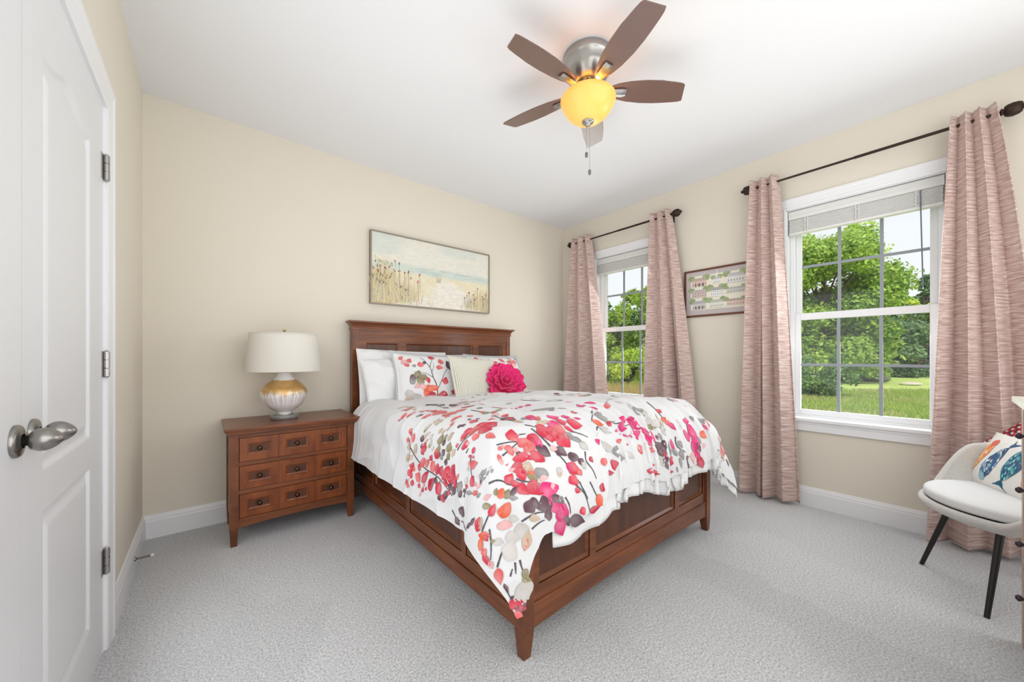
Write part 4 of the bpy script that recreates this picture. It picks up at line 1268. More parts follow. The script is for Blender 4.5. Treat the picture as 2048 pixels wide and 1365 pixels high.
DL = '''-765,656,-789,654,26,T -728,655,-768,658,44,L -802,741,-778,740,26,T -754,762,-794,790,53,S -712,684,-754,726,65,T -839,815,-818,855,50,S -863,812,-847,833,18,S -834,882,-797,870,31,S -810,892,-770,854,34,P -741,805,-778,838,18,T -815,961,-792,958,27,G -805,975,-781,972,27,D -770,906,-739,906,35,S -821,1037,-781,1034,42,S -805,1047,-765,1030,39,S -736,901,-704,892,36,S -731,943,-675,927,64,S -749,1021,-685,999,74,S -733,1041,-731,1119,86,S -731,1064,-691,1048,47,S -728,1127,-720,1207,89,S -773,1192,-749,1215,28,S -736,1173,-754,1150,28,T -662,1140,-659,1200,66,S -566,1069,-582,1148,89,R -781,1274,-765,1309,43,S -765,1288,-746,1319,33,S -725,1326,-696,1339,35,S -765,1412,-744,1451,40,R -757,1382,-744,1397,22,D -731,1411,-715,1423,22,D -707,1481,-699,1512,36,S -656,1447,-643,1480,36,P -701,1499,-688,1516,16,P -818,1387,-800,1405,24,D -807,1404,-789,1419,24,D -906,999,-876,1009,31,S -914,1022,-892,1022,24,R -940,1061,-895,1055,26,S -948,997,-924,1009,31,S -985,1012,-951,1023,42,T -988,1081,-940,1105,39,T -953,1036,-932,1051,23,P -1033,1010,-1004,1039,39,T -1028,1048,-996,1066,19,T -1041,1000,-1017,1024,23,T -1009,1024,-985,1050,26,L -868,1129,-850,1156,24,T -853,1143,-829,1155,26,L -882,1134,-863,1142,18,K -892,1160,-871,1196,24,L -927,1150,-892,1139,41,D -903,1155,-882,1180,21,T -903,1209,-876,1227,31,L -932,1238,-900,1229,31,L -943,1177,-919,1194,26,R -969,1155,-937,1210,38,R -956,1159,-980,1186,35,R -922,1183,-903,1204,19,T -940,1223,-922,1235,21,g -956,1149,-929,1161,15,D -948,1256,-924,1273,18,L -826,1160,-805,1168,25,T -834,1190,-810,1198,23,T -815,1195,-789,1211,31,T -810,1167,-784,1170,26,L -868,1265,-834,1272,23,T -914,1311,-863,1314,51,K -911,1345,-882,1357,31,D -884,1344,-858,1350,23,K -943,1323,-911,1316,37,K -929,1412,-887,1411,49,K -884,1375,-845,1400,34,T -937,1448,-906,1465,28,T -956,1416,-927,1430,36,K -948,1361,-922,1381,31,D -969,1352,-945,1366,28,G -983,1405,-953,1410,34,D -961,1334,-937,1340,23,D -866,1296,-839,1305,18,T -847,1320,-821,1333,18,T -821,1325,-792,1326,28,S -1070,1066,-1033,1079,45,R -1104,1052,-1059,1076,32,R -1110,1071,-1086,1085,26,R -1075,1087,-1049,1090,31,O -1147,1049,-1120,1048,30,R -1160,1066,-1139,1064,24,S -1142,1101,-1112,1097,34,R -1128,1053,-1112,1063,10,T -1112,1133,-1065,1156,52,S -1057,1135,-1025,1166,39,R -1033,1156,-993,1210,42,S -1028,1213,-988,1246,36,S -1104,1182,-1041,1250,47,R -993,1254,-964,1267,28,R -975,1304,-932,1317,46,R -953,1303,-929,1304,28,O -1033,1267,-988,1300,51,S -1038,1329,-988,1333,49,R -1033,1365,-990,1377,51,R -1115,1262,-1057,1315,57,C -1078,1330,-1046,1333,37,D -1110,1360,-1054,1380,64,R -1043,1394,-1006,1412,47,R -1038,1420,-977,1440,64,R -1028,1455,-961,1483,51,R -1046,1443,-998,1462,54,C -1067,1419,-1038,1425,31,C -1049,1482,-1004,1512,46,R -1014,1515,-990,1518,18,S -1115,1433,-1078,1430,43,D -1073,1451,-1041,1464,36,D -1081,1493,-1043,1490,43,D -1057,1537,-1012,1546,41,G -1070,1564,-1041,1556,24,D -1094,1452,-1070,1448,28,R -1144,1212,-1120,1208,28,R -1128,1242,-1110,1241,22,R -1136,1168,-1112,1166,28,R -1165,1203,-1144,1194,19,P -1120,1206,-1099,1223,18,P -1128,1411,-1097,1424,36,C -1128,1390,-1102,1396,31,D -781,1490,-760,1545,65,R -765,1529,-762,1594,84,R -805,1548,-789,1597,56,R -821,1487,-797,1550,57,S -831,1457,-805,1499,46,R -861,1465,-823,1494,42,R -850,1548,-823,1571,41,S -818,1595,-823,1635,36,S -895,1526,-858,1522,43,R -900,1524,-876,1513,30,R -879,1536,-861,1539,21,P -898,1460,-882,1472,23,S -871,1480,-853,1478,18,S -900,1588,-874,1580,26,R -914,1567,-908,1588,10,R -908,1588,-914,1606,11,S -945,1589,-924,1632,33,S -945,1577,-929,1581,17,P -967,1578,-948,1582,19,L -959,1667,-937,1666,14,G -956,1675,-929,1678,14,G -951,1690,-932,1691,11,G -937,1702,-922,1701,11,G -977,1676,-953,1674,17,G -983,1682,-967,1675,14,D -929,1688,-916,1693,6,L -967,1683,-953,1692,11,G -967,1660,-956,1659,12,L -1009,1628,-969,1629,49,R -1020,1570,-988,1580,21,L -1001,1668,-980,1682,16,P -998,1653,-983,1659,14,P -1025,1660,-1006,1682,23,S -1043,1595,-1020,1670,15,G -1025,1686,-1006,1697,18,G -1049,1578,-1033,1574,15,D -1017,1719,-988,1744,19,P -1030,1589,-1014,1592,19,R -786,1652,-725,1707,55,R -776,1679,-754,1724,39,S -839,1687,-821,1718,28,S -861,1675,-837,1682,18,S -847,1676,-823,1689,13,P -823,1707,-845,1738,27,S -874,1685,-895,1718,16,S -882,1705,-898,1723,15,P -688,1723,-656,1769,53,R -704,1740,-664,1776,38,S -762,1715,-704,1766,51,S -739,1747,-707,1794,43,S -826,1743,-794,1766,23,D -813,1719,-807,1748,22,P -731,1787,-688,1825,45,R -688,1806,-685,1843,32,S -858,1745,-733,1817,43,R -855,1760,-866,1823,51,R -863,1785,-871,1834,37,R -784,1794,-720,1814,19,R -892,1736,-879,1741,6,R -898,1757,-874,1775,15,P -839,1792,-773,1845,41,T -847,1827,-770,1887,47,K -839,1826,-760,1860,27,O -935,1773,-895,1774,33,R -922,1785,-898,1831,28,R -916,1811,-879,1879,41,R -884,1854,-789,1927,43,C -770,1850,-691,1892,46,G -749,1885,-696,1899,25,P -826,1884,-728,1919,25,G -951,1810,-914,1818,24,D -985,1777,-951,1772,31,O -972,1799,-940,1794,25,K -985,1757,-964,1750,20,K -959,1813,-935,1843,19,G -638,1724,-593,1749,56,C -622,1748,-595,1773,38,R -625,1696,-595,1713,23,R -603,1608,-574,1651,57,R -582,1642,-566,1671,36,S -630,1611,-609,1630,30,G -667,1582,-651,1607,33,D -664,1527,-662,1576,54,D -640,1493,-630,1528,40,R -654,1545,-654,1589,49,R -670,1600,-651,1654,26,T -603,1681,-564,1699,33,T -685,1773,-654,1815,38,D -667,1800,-651,1831,32,D -542,1444,-388,1305,44,M -383,1310,-362,1332,34,M -328,1317,-309,1331,26,M -630,1404,-627,1435,31,S -646,1342,-646,1397,27,K -643,1316,-643,1353,17,S -481,1072,-460,1107,26,P -558,614,-585,752,76,D -571,762,-558,810,52,D -500,796,-569,958,61,D -606,870,-619,970,31,G -373,691,-402,818,58,P -500,948,-500,1008,28,G -603,1235,-598,1276,31,G -534,1338,-444,1272,123,P -388,1472,-404,1566,104,G -349,1160,-330,1197,42,L -601,1393,-595,1429,39,g -534,1673,-457,1676,46,M -439,1673,-388,1686,31,M -373,1692,-349,1719,14,M -508,1706,-455,1717,56,R -449,1714,-381,1755,80,R -566,1704,-508,1727,43,M -577,1682,-542,1705,26,T -619,1693,-585,1717,25,R -606,1619,-579,1657,36,M -335,1310,-309,1339,43,M -354,1660,-322,1676,39,R -365,1579,-330,1615,25,L -394,1460,-399,1589,142,G -171,1623,-142,1662,26,M -129,1557,-86,1608,33,M -235,1600,-166,1613,57,M -76,1647,-62,1679,37,S 78,1699,155,1735,37,G 110,1717,150,1746,25,G 290,1740,296,1773,28,R -290,1732,-253,1780,33,O -229,1712,-145,1733,74,G -184,1746,-121,1762,21,G -200,1759,-190,1787,34,R -646,1729,-564,1740,68,R -606,1738,-540,1771,73,R -556,1731,-510,1770,65,S -603,1753,-609,1790,35,R -558,1763,-534,1828,78,R -571,1769,-534,1794,46,C -685,1721,-672,1768,49,R -672,1750,-659,1789,38,M -680,1778,-648,1833,49,D -731,1787,-680,1841,59,R -609,1811,-571,1852,51,D -632,1801,-606,1821,29,P -521,1768,-481,1811,43,G -566,1849,-521,1879,47,D -526,1876,-508,1910,34,D -587,1880,-548,1927,60,R -598,1879,-569,1903,37,M -550,1909,-542,1932,27,S -495,1739,-465,1772,28,R -460,1882,-449,1905,29,R -362,1825,-359,1853,25,M -381,1901,-383,1932,37,S -301,1917,-301,1963,35,R -386,1955,-309,1969,23,R -444,2008,-423,1981,31,C -516,1889,-505,1917,35,L -638,1887,-643,1911,21,T -648,1880,-622,1896,21,L -691,1918,-683,1944,24,P -736,1902,-725,1969,58,M -882,1849,-749,1939,58,R -606,1919,-577,1954,38,R -598,1962,-571,1979,20,R -471,2011,-463,2037,29,O -330,1838,-277,1894,40,L -285,1887,-216,1931,62,G -166,1901,-137,1945,31,L -495,1788,-457,1831,30,G -473,1821,-447,1859,40,L -288,1775,-229,1830,31,L -70,1745,-73,1785,47,M -15,1752,-4,1819,79,M 9,1751,7,1791,33,M -126,1787,-99,1819,47,M 7,1789,33,1848,55,M -38,1815,-38,1874,69,M 30,1813,49,1877,34,M 25,1856,38,1922,34,M 54,1857,97,1899,68,M -195,1815,-137,1825,25,M -131,1830,-118,1853,13,M -118,1851,-81,1853,22,M -203,1849,-208,1869,25,S -139,1878,-131,1881,9,R -81,1897,-44,1936,62,S 25,1921,33,1944,29,S 86,1898,81,1950,62,D 94,1925,91,1982,35,D 113,1918,113,1959,27,D 105,1946,107,1985,18,C 107,1975,97,2029,40,D 145,1986,184,2018,59,R 1,1994,20,1997,13,R -49,2009,41,2044,40,R 73,1964,89,2015,41,L 129,1869,123,1908,21,G 123,1905,142,1944,40,D 113,1873,113,1900,13,D 174,1798,253,1824,93,T 267,1794,277,1824,34,O 274,1814,282,1849,28,S 280,1826,288,1880,27,M 113,1814,110,1847,40,K 147,1806,152,1852,55,L 158,1855,200,1881,57,L 131,1777,142,1806,22,L 137,1744,145,1775,35,L 534,1807,524,1846,46,M 518,1848,537,1881,44,M 503,1864,532,1936,84,M 407,1895,471,1919,72,M 516,1910,516,1982,77,M 471,1937,479,2017,95,M 524,1951,526,2003,30,D 487,1986,513,2039,43,M 505,2019,516,2086,53,C 420,1988,415,2052,76,P 325,2000,282,2051,74,D 264,1962,253,2010,32,G 245,1996,235,2049,21,G 587,1898,603,1940,53,O 688,1855,712,1896,25,M 590,1802,587,1844,19,G 696,1817,720,1858,24,G 269,1923,269,1959,27,G 224,1952,237,1992,29,G 158,1933,211,1962,69,G 542,1927,550,1963,32,G 900,1905,1107,1854,135,S 1006,1906,998,1964,59,T 922,1850,906,1897,16,P 739,1984,680,2021,18,L 219,2034,216,2065,13,G 150,2048,184,2055,14,R -267,1262,-174,1216,114,L -134,1320,-168,1437,99,L -174,1460,-152,1509,9,P 70,1615,84,1663,15,L -70,1615,49,1599,8,G -1025,1820,-967,1822,48,O -1025,1807,-993,1809,26,O -1046,1776,-1004,1771,29,R -1036,1728,-1017,1762,23,K -937,1899,-855,1916,44,D -882,1892,-850,1950,35,D -792,1934,-765,2009,56,D -731,1958,-659,2021,62,M -675,1992,-646,2046,49,M -696,2005,-670,2052,43,M -699,2036,-678,2096,59,M -667,2033,-640,2074,35,D -707,1955,-659,1992,35,D -768,1985,-768,2026,35,D -675,1966,-656,1992,20,G -1046,1827,-1009,1880,34,P -1051,1815,-1036,1860,25,P -1099,1830,-1073,1877,29,L -1062,1873,-1006,1939,39,L -1102,1928,-1043,1907,57,L -1006,1851,-975,1892,24,L -985,1898,-993,1963,49,L -1014,1986,-948,1954,34,T -1017,1984,-967,1968,21,S -929,1932,-855,1983,26,T -1062,2012,-1059,2061,32,K -1089,2023,-1036,2084,24,K -1099,2024,-1094,2106,73,L -1128,2027,-1123,2093,58,L -1120,1759,-1089,1814,28,O -1158,1789,-1110,1777,24,O -1104,1784,-1110,1810,22,R -1115,1746,-1067,1734,29,R -1102,1753,-1062,1744,19,T -1142,1800,-1152,1827,25,S -1155,1809,-1165,1870,28,R -1147,1894,-1176,1936,29,S -1155,1848,-1160,1877,22,P -1104,1818,-1091,1840,13,K -1163,1947,-1168,1987,13,D -1187,2005,-1128,2107,42,R -1150,2052,-1155,2089,37,D -1173,2000,-1152,2052,19,D -1165,2072,-1192,2075,28,S -638,2051,-564,2082,46,D -577,2026,-566,2058,32,R -476,2014,-449,2057,46,O -534,2057,-460,2055,31,C -1112,1704,-1081,1715,20,D -1136,1680,-1104,1704,19,D -1139,1572,-1097,1589,45,D -1160,1522,-1176,1560,32,D'''
DS = '''-932,1017,-990,1069,-1020,1140,-1038,1221,-1041,1293,-1049,1384,-1070,1435,-1086,1490 -908,1483,-868,1496,-834,1524,-792,1543 -906,1549,-887,1554 -906,1580,-943,1594,-977,1617 -1062,1589,-1030,1586,-1017,1569 -871,1703,-829,1712,-768,1722 -622,1694,-635,1747,-632,1796 -662,1670,-630,1702 -967,1714,-948,1733,-937,1756,-929,1788,-890,1826 -898,1798,-863,1844,-746,1922 -648,727,-574,690,-614,889 -646,1241,-635,1381,-619,1400,-585,1425 -667,1447,-670,1532,-672,1597 -847,1658,-818,1680,-760,1726 -715,1700,-691,1713 -654,1701,-638,1760,-619,1823,-598,1869,-582,1923,-548,1976,-532,2011 -473,1860,-489,1891,-468,1926,-460,1960 7,1778,1,1818,30,1852,86,1898,102,1941,142,1999 -203,1670,-296,1740 -288,1773,-346,1816 304,1672,280,1772,277,1826 558,1797,510,1854,460,1914 269,1902,261,1960,375,2009 -481,1767,-431,1793,-399,1810 -145,1756,-115,1780,-62,1800 -590,1951,-550,1986,-537,2006 -969,1907,-906,1936,-821,1977 -935,1968,-821,2003 -1147,1891,-1104,1885,-1083,1885 -1057,1978,-1065,2002,-1065,2028 -1081,1960,-1102,1985 -1128,1964,-1104,1960 -1078,1795,-1110,1828,-1147,1852 -1102,1768,-1067,1768,-1012,1767 -646,1976,-635,2004,-632,2035 -564,1947,-542,2001,-529,2060 -1168,1951,-1173,2000 -1142,1487,-1160,1550,-1144,1684 -503,1961,-484,1999,-455,2047'''
for t in DS.split():
    q = [int(i) / 1000 for i in t.split(',')]
    DUVET_PRINT.line(list(zip(q[0::2], q[1::2])), 0.0075, 'B', 0.5)
for t in DL.split():
    q = t.split(',')
    DUVET_PRINT.leaf(*[int(i) / 1000 for i in q[:5]], q[5])
DUVET_PRINT.into(dv)
dvo = obj('duvet', dv, M_print, None, origin=(2.0, -1.3, 0.7))
tag(dvo, 'white duvet printed with pink and grey leaves, spread over the bed', 'duvet')
# white lining that shows below the printed hem at the foot
ln_ = MB()
na_ = 420
aa = np.linspace(-0.72, DA - 0.01, na_)[:, None]
ss = np.linspace(-0.16, 0.062, 14)[None, :]
fall = 0.015 * (vnoise(aa * 8, aa * 0 + 4, 31) - 0.5) * 2
bb = hem_b(aa) + ss + fall * sstep(-0.1, 0.06, ss)
Pl = duvet(np.broadcast_to(aa, bb.shape), bb)
e = 0.004
nn = np.cross(duvet(aa + e, bb) - duvet(aa - e, bb), duvet(np.broadcast_to(aa, bb.shape), bb + e) - duvet(np.broadcast_to(aa, bb.shape), bb - e))
nn /= np.linalg.norm(nn, axis=-1, keepdims=True)
wav = 0.010 * np.sin(aa * 34 + 2 * np.sin(aa * 7)) * sstep(-0.06, 0.06, ss)
Pl = Pl + nn * (0.011 + wav)[..., None]
ln_.grid(Pl, True, flip=True)
lno = obj('lining_hem', ln_, M_sheet, dvo, label='plain white lining edge below the printed hem')
lno.modifiers.new('cloth', 'SOLIDIFY').thickness = 0.006
hm = MB()
hp = []
for a in np.linspace(-DA, DA, 300):
    hp.append(duvet(a, hem_b(a)))
for b in np.linspace(float(hem_b(DA)), 0, 160): hp.append(duvet(DA, b))
for b in np.linspace(0, float(hem_b(-DA)), 160)[::1]: hp.append(duvet(-DA, b))
# ================================================================== PILLOWS
def pillow_surf(w, h, T, pinch=0.07, wr=0.006, seed=0, fl=0.0, sag=0.0):
    def f(a, b, back=False):
        a, b = np.broadcast_arrays(np.asarray(a, float), np.asarray(b, float))
        u, v = np.clip(a / (w / 2), -1.0, 1.0), np.clip(b / (h / 2), -1.0, 1.0)
        x = w / 2 * u * (1 - pinch * (1 - v ** 2) * np.abs(u) ** 2)
        z = h / 2 * v * (1 - pinch * (1 - u ** 2) * np.abs(v) ** 2)
        u2, v2 = np.clip(u / (1 - fl * 2 / w), -1, 1), np.clip(v / (1 - fl * 2 / h), -1, 1)
        t = np.maximum(1 - np.abs(u2) ** 2.6, 0) ** 0.62 * np.maximum(1 - np.abs(v2) ** 2.6, 0) ** 0.62
        y = T / 2 * t
        n_ = wr * ((1 - np.abs(2 * vnoise(a * 11 + b * 4, b * 7, seed + 1) - 1)) ** 2 + 1.6 * (vnoise(a * 6, b * 6 + a * 3, seed + 2) - 0.5)) * np.sqrt(t)
        y = y + n_
        z = z + sag * (u ** 2) * (v > 0) * v
        y = np.where(back, y, -y)
        return np.stack([x, y, z], -1)
    return f

def make_pillow(name, label, cat, w, h, T, loc, rot, m, col=None, pinch=0.07, wr=0.006, seed=0, fl=0.0, sag=0.0, prints=None, group=None, n=70, yaw=0.0):
    f = pillow_surf(w, h, T, pinch, wr, seed, fl, sag)
    A, B_ = np.meshgrid(np.linspace(-w / 2, w / 2, n), np.linspace(-h / 2, h / 2, n), indexing='ij')
    c = None
    mb = MB()
    if m is M_print or m is M_paint:
        c = np.broadcast_to(np.array(lin(col)[:3]), (n * n, 3)) if not callable(col) else col(A, B_).reshape(-1, 3)
    mb.grid(f(A, B_), True, c=c)
    mb.grid(f(A, B_, True), True, c=c, flip=True)
    if prints is not None:
        pr = Print(f, 0.0012, seed + 5)
        pr.out = 1.0
        prints(pr)
        pr.into(mb)
    M = Matrix.Translation(Vector(loc)) @ Euler(rot, 'XYZ').to_matrix().to_4x4()
    o = obj(name, mb, m, None, local=True)
    o.location = loc
    o.rotation_euler = rot
    tag(o, label, cat, group)
    return o, f

R_ = math.radians
M_white_p = M_sheet
make_pillow('bed_pillow', 'white cotton pillow standing tallest against the headboard, wrinkled free end', 'pillow', 0.80, 0.46, 0.11, (1.60, -0.232, 0.955), (R_(-18), R_(2), 0), M_white_p, wr=0.022, seed=3, pinch=0.02, n=110, group='white bed pillows')
make_pillow('bed_pillow', 'white cotton pillow slumped lower at the nightstand end of the bed', 'pillow', 0.74, 0.40, 0.10, (1.585, -0.332, 0.930), (R_(-22), R_(-3), 0), M_white_p, wr=0.022, seed=14, pinch=0.02, n=110, group='white bed pillows')

def sprig(pr, stem, leaves, w=0.006):
    for s_ in stem: pr.line(s_[0], s_[1], 'B', 0.45)
    for q in leaves: pr.leaf(*q)
def sham_prints(pr):
    # main forked stem
    pr.line([(-0.015, -0.20), (-0.02, -0.10), (-0.045, -0.02), (-0.055, 0.06), (-0.09, 0.13), (-0.12, 0.17)], 0.009, 'B')
    pr.line([(-0.02, -0.13), (0.02, -0.06), (0.06, 0.01), (0.10, 0.06)], 0.007, 'B')
    pr.line([(-0.055, 0.07), (-0.03, 0.13), (0.0, 0.17)], 0.005, 'B')
    pr.line([(-0.04, -0.03), (-0.10, 0.01), (-0.16, 0.02), (-0.20, 0.025)], 0.005, 'B')
    pr.line([(-0.05, 0.02), (-0.02, 0.08), (-0.02, 0.12)], 0.004, 'B')
    L = pr.leaf
    for a, b, s_, c in ((-0.07, -0.17, .075, 'R'), (0.02, -0.19, .085, 'S'), (0.05, -0.17, .06, 'R'), (-0.09, -0.12, .075, 'O'), (-0.04, -0.11, .055, 'O'), (-0.11, -0.15, .05, 'O'),
                        (-0.17, 0.0, .07, 'K'), (-0.13, -0.02, .06, 'K'), (-0.20, -0.02, .06, 'D'), (-0.16, -0.05, .07, 'K'), (-0.18, -0.09, .05, 'P'), (-0.14, -0.10, .05, 'P'),
                        (0.03, 0.07, .05, 'S'), (0.05, 0.13, .05, 'S'), (-0.02, 0.17, .05, 'R'), (0.06, -0.05, .055, 'R'), (-0.09, -0.05, .045, 'R'),
                        (0.13, 0.09, .09, 'D'), (0.18, 0.10, .09, 'R'), (0.21, 0.06, .08, 'S'), (0.16, 0.04, .07, 'D'), (0.23, 0.12, .07, 'K'), (0.24, 0.0, .08, 'K'), (0.26, 0.05, .07, 'O'), (0.20, -0.02, .06, 'G'),
                        (-0.22, 0.13, .045, 'S'), (-0.25, 0.09, .04, 'S'), (-0.19, 0.08, .03, 'G'), (-0.13, 0.09, .05, 'S'), (-0.28, 0.16, .04, 'S'), (-0.27, 0.12, .045, 'P'), (-0.10, 0.11, .03, 'D'),
                        (-0.19, -0.18, .08, 'L'), (-0.24, -0.15, .07, 'L'), (-0.24, -0.19, .06, 'T'), (-0.14, -0.20, .06, 'P'), (-0.22, -0.05, .05, 'G'),
                        (0.15, -0.15, .08, 'R'), (0.20, -0.16, .08, 'S'), (0.13, -0.19, .07, 'T'), (0.25, -0.10, .06, 'O'), (0.24, -0.18, .07, 'L'), (0.28, -0.05, .05, 'P'), (0.29, 0.16, .04, 'R')):
        an = pr.r.random() * 6.28
        s_ *= 1.25; dx, dy = math.cos(an) * s_ / 2, math.sin(an) * s_ / 2
        L(a - dx, b - dy, a + dx, b + dy, s_ * 0.72, c)
def sham2_prints(pr):
    pr.line([(0.02, -0.16), (0.0, -0.02), (-0.06, 0.06), (-0.12, 0.15)], 0.008, 'B')
    pr.line([(0.0, 0.0), (0.05, 0.08), (0.06, 0.16)], 0.006, 'B')
    pr.line([(0.01, -0.05), (0.10, 0.05), (0.16, 0.14)], 0.006, 'B')
    pr.line([(0.10, -0.20), (0.18, -0.08), (0.20, 0.02)], 0.006, 'B')
    for a, b, s_, c in ((-0.12, 0.10, .05, 'R'), (0.04, 0.13, .06, 'S'), (-0.05, 0.10, .04, 'R'), (0.14, 0.10, .08, 'S'), (0.18, 0.15, .07, 'P'), (0.12, 0.05, .07, 'R'), (0.20, 0.08, .07, 'P'),
                        (0.22, 0.12, .06, 'S'), (0.24, 0.02, .08, 'L'), (0.20, -0.04, .08, 'L'), (0.16, -0.09, .07, 'G'), (0.24, -0.10, .08, 'L'), (0.28, -0.16, .07, 'P'), (0.22, -0.19, .07, 'P'),
                        (0.30, 0.10, .05, 'K'), (0.28, 0.17, .05, 'D'), (-0.20, 0.12, .06, 'S'), (-0.24, 0.16, .06, 'R'), (-0.28, 0.05, .06, 'G'), (0.05, 0.02, .06, 'K'), (0.26, -0.05, .05, 'g'), (0.17, 0.0, .05, 'g')):
        an = pr.r.random() * 6.28
        s_ *= 1.25; dx, dy = math.cos(an) * s_ / 2, math.sin(an) * s_ / 2
        pr.leaf(a - dx, b - dy, a + dx, b + dy, s_ * 0.72, c)
make_pillow('pillow_sham', 'leaf-printed sham pillow beside the white pillows, propped left of the striped cushion', 'pillow', 0.70, 0.47, 0.14, (1.750, -0.430, 0.945), (R_(-25), R_(3), R_(-3)), M_print, (230, 230, 231), wr=0.008, seed=5, fl=0.03, prints=sham_prints, group='leaf-printed shams')
make_pillow('pillow_sham', 'leaf-printed sham pillow leaning behind the magenta flower cushion', 'pillow', 0.68, 0.47, 0.17, (2.475, -0.36, 0.94), (R_(-30), R_(1), R_(2)), M_print, (230, 230, 231), wr=0.008, seed=9, fl=0.03, prints=sham2_prints, group='leaf-printed shams')
M_stripe = mat('ribbed_oat_cushion', (214, 210, 196), 0.9)
def _stripe():
    n, l, b = nodes(M_stripe)
    t = n.new('ShaderNodeTexCoord')
    wv = n.new('ShaderNodeTexWave')
    wv.bands_direction = 'X'
    wv.inputs['Scale'].default_value = 26
    wv.inputs['Distortion'].default_value = 0.1
    r = n.new('ShaderNodeValToRGB')
    r.color_ramp.elements[0].color = lin((196, 190, 168)); r.color_ramp.elements[0].position = 0.25
    r.color_ramp.elements[1].color = lin((234, 232, 224)); r.color_ramp.elements[1].position = 0.6
    l.new(t.outputs['Object'], wv.inputs[0]); l.new(wv.outputs[0], r.inputs[0]); l.new(r.outputs[0], b.inputs['Base Color'])
    bp = n.new('ShaderNodeBump'); bp.inputs['Strength'].default_value = 0.4; bp.inputs['Distance'].default_value = 0.003
    l.new(wv.outputs[0], bp.inputs['Height']); l.new(bp.outputs[0], b.inputs['Normal'])
_stripe()
make_pillow('throw_pillow', 'oat and white striped square cushion leaning between the two leaf shams', 'cushion', 0.50, 0.41, 0.15, (2.065, -0.580, 0.925), (R_(-24), R_(5), R_(4)), M_stripe, wr=0.004, seed=21, pinch=0.05)

# magenta dahlia cushion
M_pet = mat('magenta_felt', (240, 34, 124), 0.75, **{'Sheen Weight': 0.3})
M_pet2 = mat('crimson_felt', (222, 26, 92), 0.8, **{'Sheen Weight': 0.3})
fcx = thing('flower_cushion', 'round magenta dahlia-shaped cushion on the bed beside the striped cushion', 'cushion', (2.285, -0.680, 0.880), (R_(-30), R_(0), R_(-20)))
fcx.scale = (1.24, 1.24, 1.24)
base = MB().lathe([(0, 0.045), (0.08, 0.042), (0.135, 0.022), (0.15, 0.0), (0.135, -0.02), (0.08, -0.03), (0, -0.032)][::-1], (0, 0, 0), 48, 'y')
base.v = [v for v in base.v]
obj('cushion_pad', base, M_pet2, fcx, local=True)
def petal_mesh(L, w, cup):
    nu, nv = 11, 9
    t = np.linspace(0, 1, nu)[:, None]; s_ = np.linspace(-1, 1, nv)[None, :]
    wid = w * np.sin(np.pi * (0.10 + 0.90 * t) ** 0.9) ** 0.75 * (1 - 0.25 * t ** 6)
    x = L * t + 0 * s_
    z = wid * s_
    y = -(cup * (np.abs(s_) ** 2) * (1 - 0.4 * t) * np.sin(np.pi * np.clip(t * 0.95 + .05, 0, 1)) + 0.012 * np.sin(np.pi * t) + 0.02 * t ** 3 * cup / 0.02)
    P = np.stack([x, y + 0 * s_, z], -1)
    return P
rings = [(18, 0.135, 0.052, 0.108, 0.030, 0.012, 4, M_pet2), (13, 0.070, 0.078, 0.040, 0.024, 0.018, 12, M_pet), (10, 0.040, 0.072, 0.036, 0.024, 0.034, 26, M_pet), (9, 0.024, 0.055, 0.024, 0.018, 0.046, 44, M_pet), (6, 0.008, 0.036, 0.015, 0.012, 0.054, 62, M_pet)]
rings[0] = (14, 0.084, 0.078, 0.040, 0.022, 0.004, 2, M_pet2)
for cnt, r0, L, w, cup, yo, tilt, mm in rings:
    me0 = None
    for k in range(cnt):
        if me0 is None:
            po = obj('petal', MB().grid(petal_mesh(L, w, cup), True), mm, fcx, local=True)
            me0 = po
            sd = po.modifiers.new('felt', 'SOLIDIFY'); sd.thickness = 0.002; sd.offset = 0
        else:
            po = me0.copy(); COL.objects.link(po); po.parent = fcx
        a = 2 * math.pi * (k + (0.5 if cnt % 4 else 0.0)) / cnt + 0.1 * math.sin(k * 2.3)
        po.rotation_euler = (Matrix.Rotation(a, 3, 'Y') @ Matrix.Rotation(-R_(tilt), 3, 'Z')).to_euler()
        d = Matrix.Rotation(a, 3, 'Y') @ Vector((r0, 0, 0))
        po.location = (d.x, -yo, d.z)

# ================================================================== PICTURES
def mat_frame(c, name, rough=0.4, metal=0.0): return mat(name, c, rough, metal)
M_pf = mat('brushed_champagne_frame', (150, 140, 128), 0.35, 0.6)
M_rf = mat('red_brown_frame', (104, 58, 44), 0.4)
art = thing('beach_painting', 'wide framed painting of a beach path through grasses above the headboard', 'painting', (1.984, 0, 1.888))
x0, x1, z0, z1, yd = 1.363, 2.604, 1.576, 2.200, -0.042
fm = MB()
fw = 0.010
fm.box(x0, x1, yd, 0, z1 - fw, z1).box(x0, x1, yd, 0, z0, z0 + fw).box(x0, x0 + fw, yd, 0, z0 + fw, z1 - fw).box(x1 - fw, x1, yd, 0, z0 + fw, z1 - fw)
obj('frame', fm, M_pf, art, bevel=0.001)
cw_, chh = x1 - x0 - 2 * fw, z1 - z0 - 2 * fw
cx0, cz0 = x0 + fw, z0 + fw
cy = yd + 0.010
canv = lambda a, b: np.stack([cx0 + np.asarray(a), np.full(np.shape(a), cy), cz0 + np.asarray(b)], -1)
cv = MB()
GA, GB = np.meshgrid(np.linspace(0, cw_, 160), np.linspace(0, chh, 90), indexing='ij')
def L3(c): return np.array(lin(c)[:3])
sky, blue, seaT, sea, sand, dune, path = L3((226, 222, 210)), L3((208, 215, 206)), L3((212, 217, 203)), L3((200, 213, 206)), L3((228, 220, 198)), L3((226, 214, 180)), L3((230, 224, 212))
u_, v_ = GA / cw_, GB / chh
hor = 0.60 + 0.0 * u_
Cc = np.empty(GA.shape + (3,))
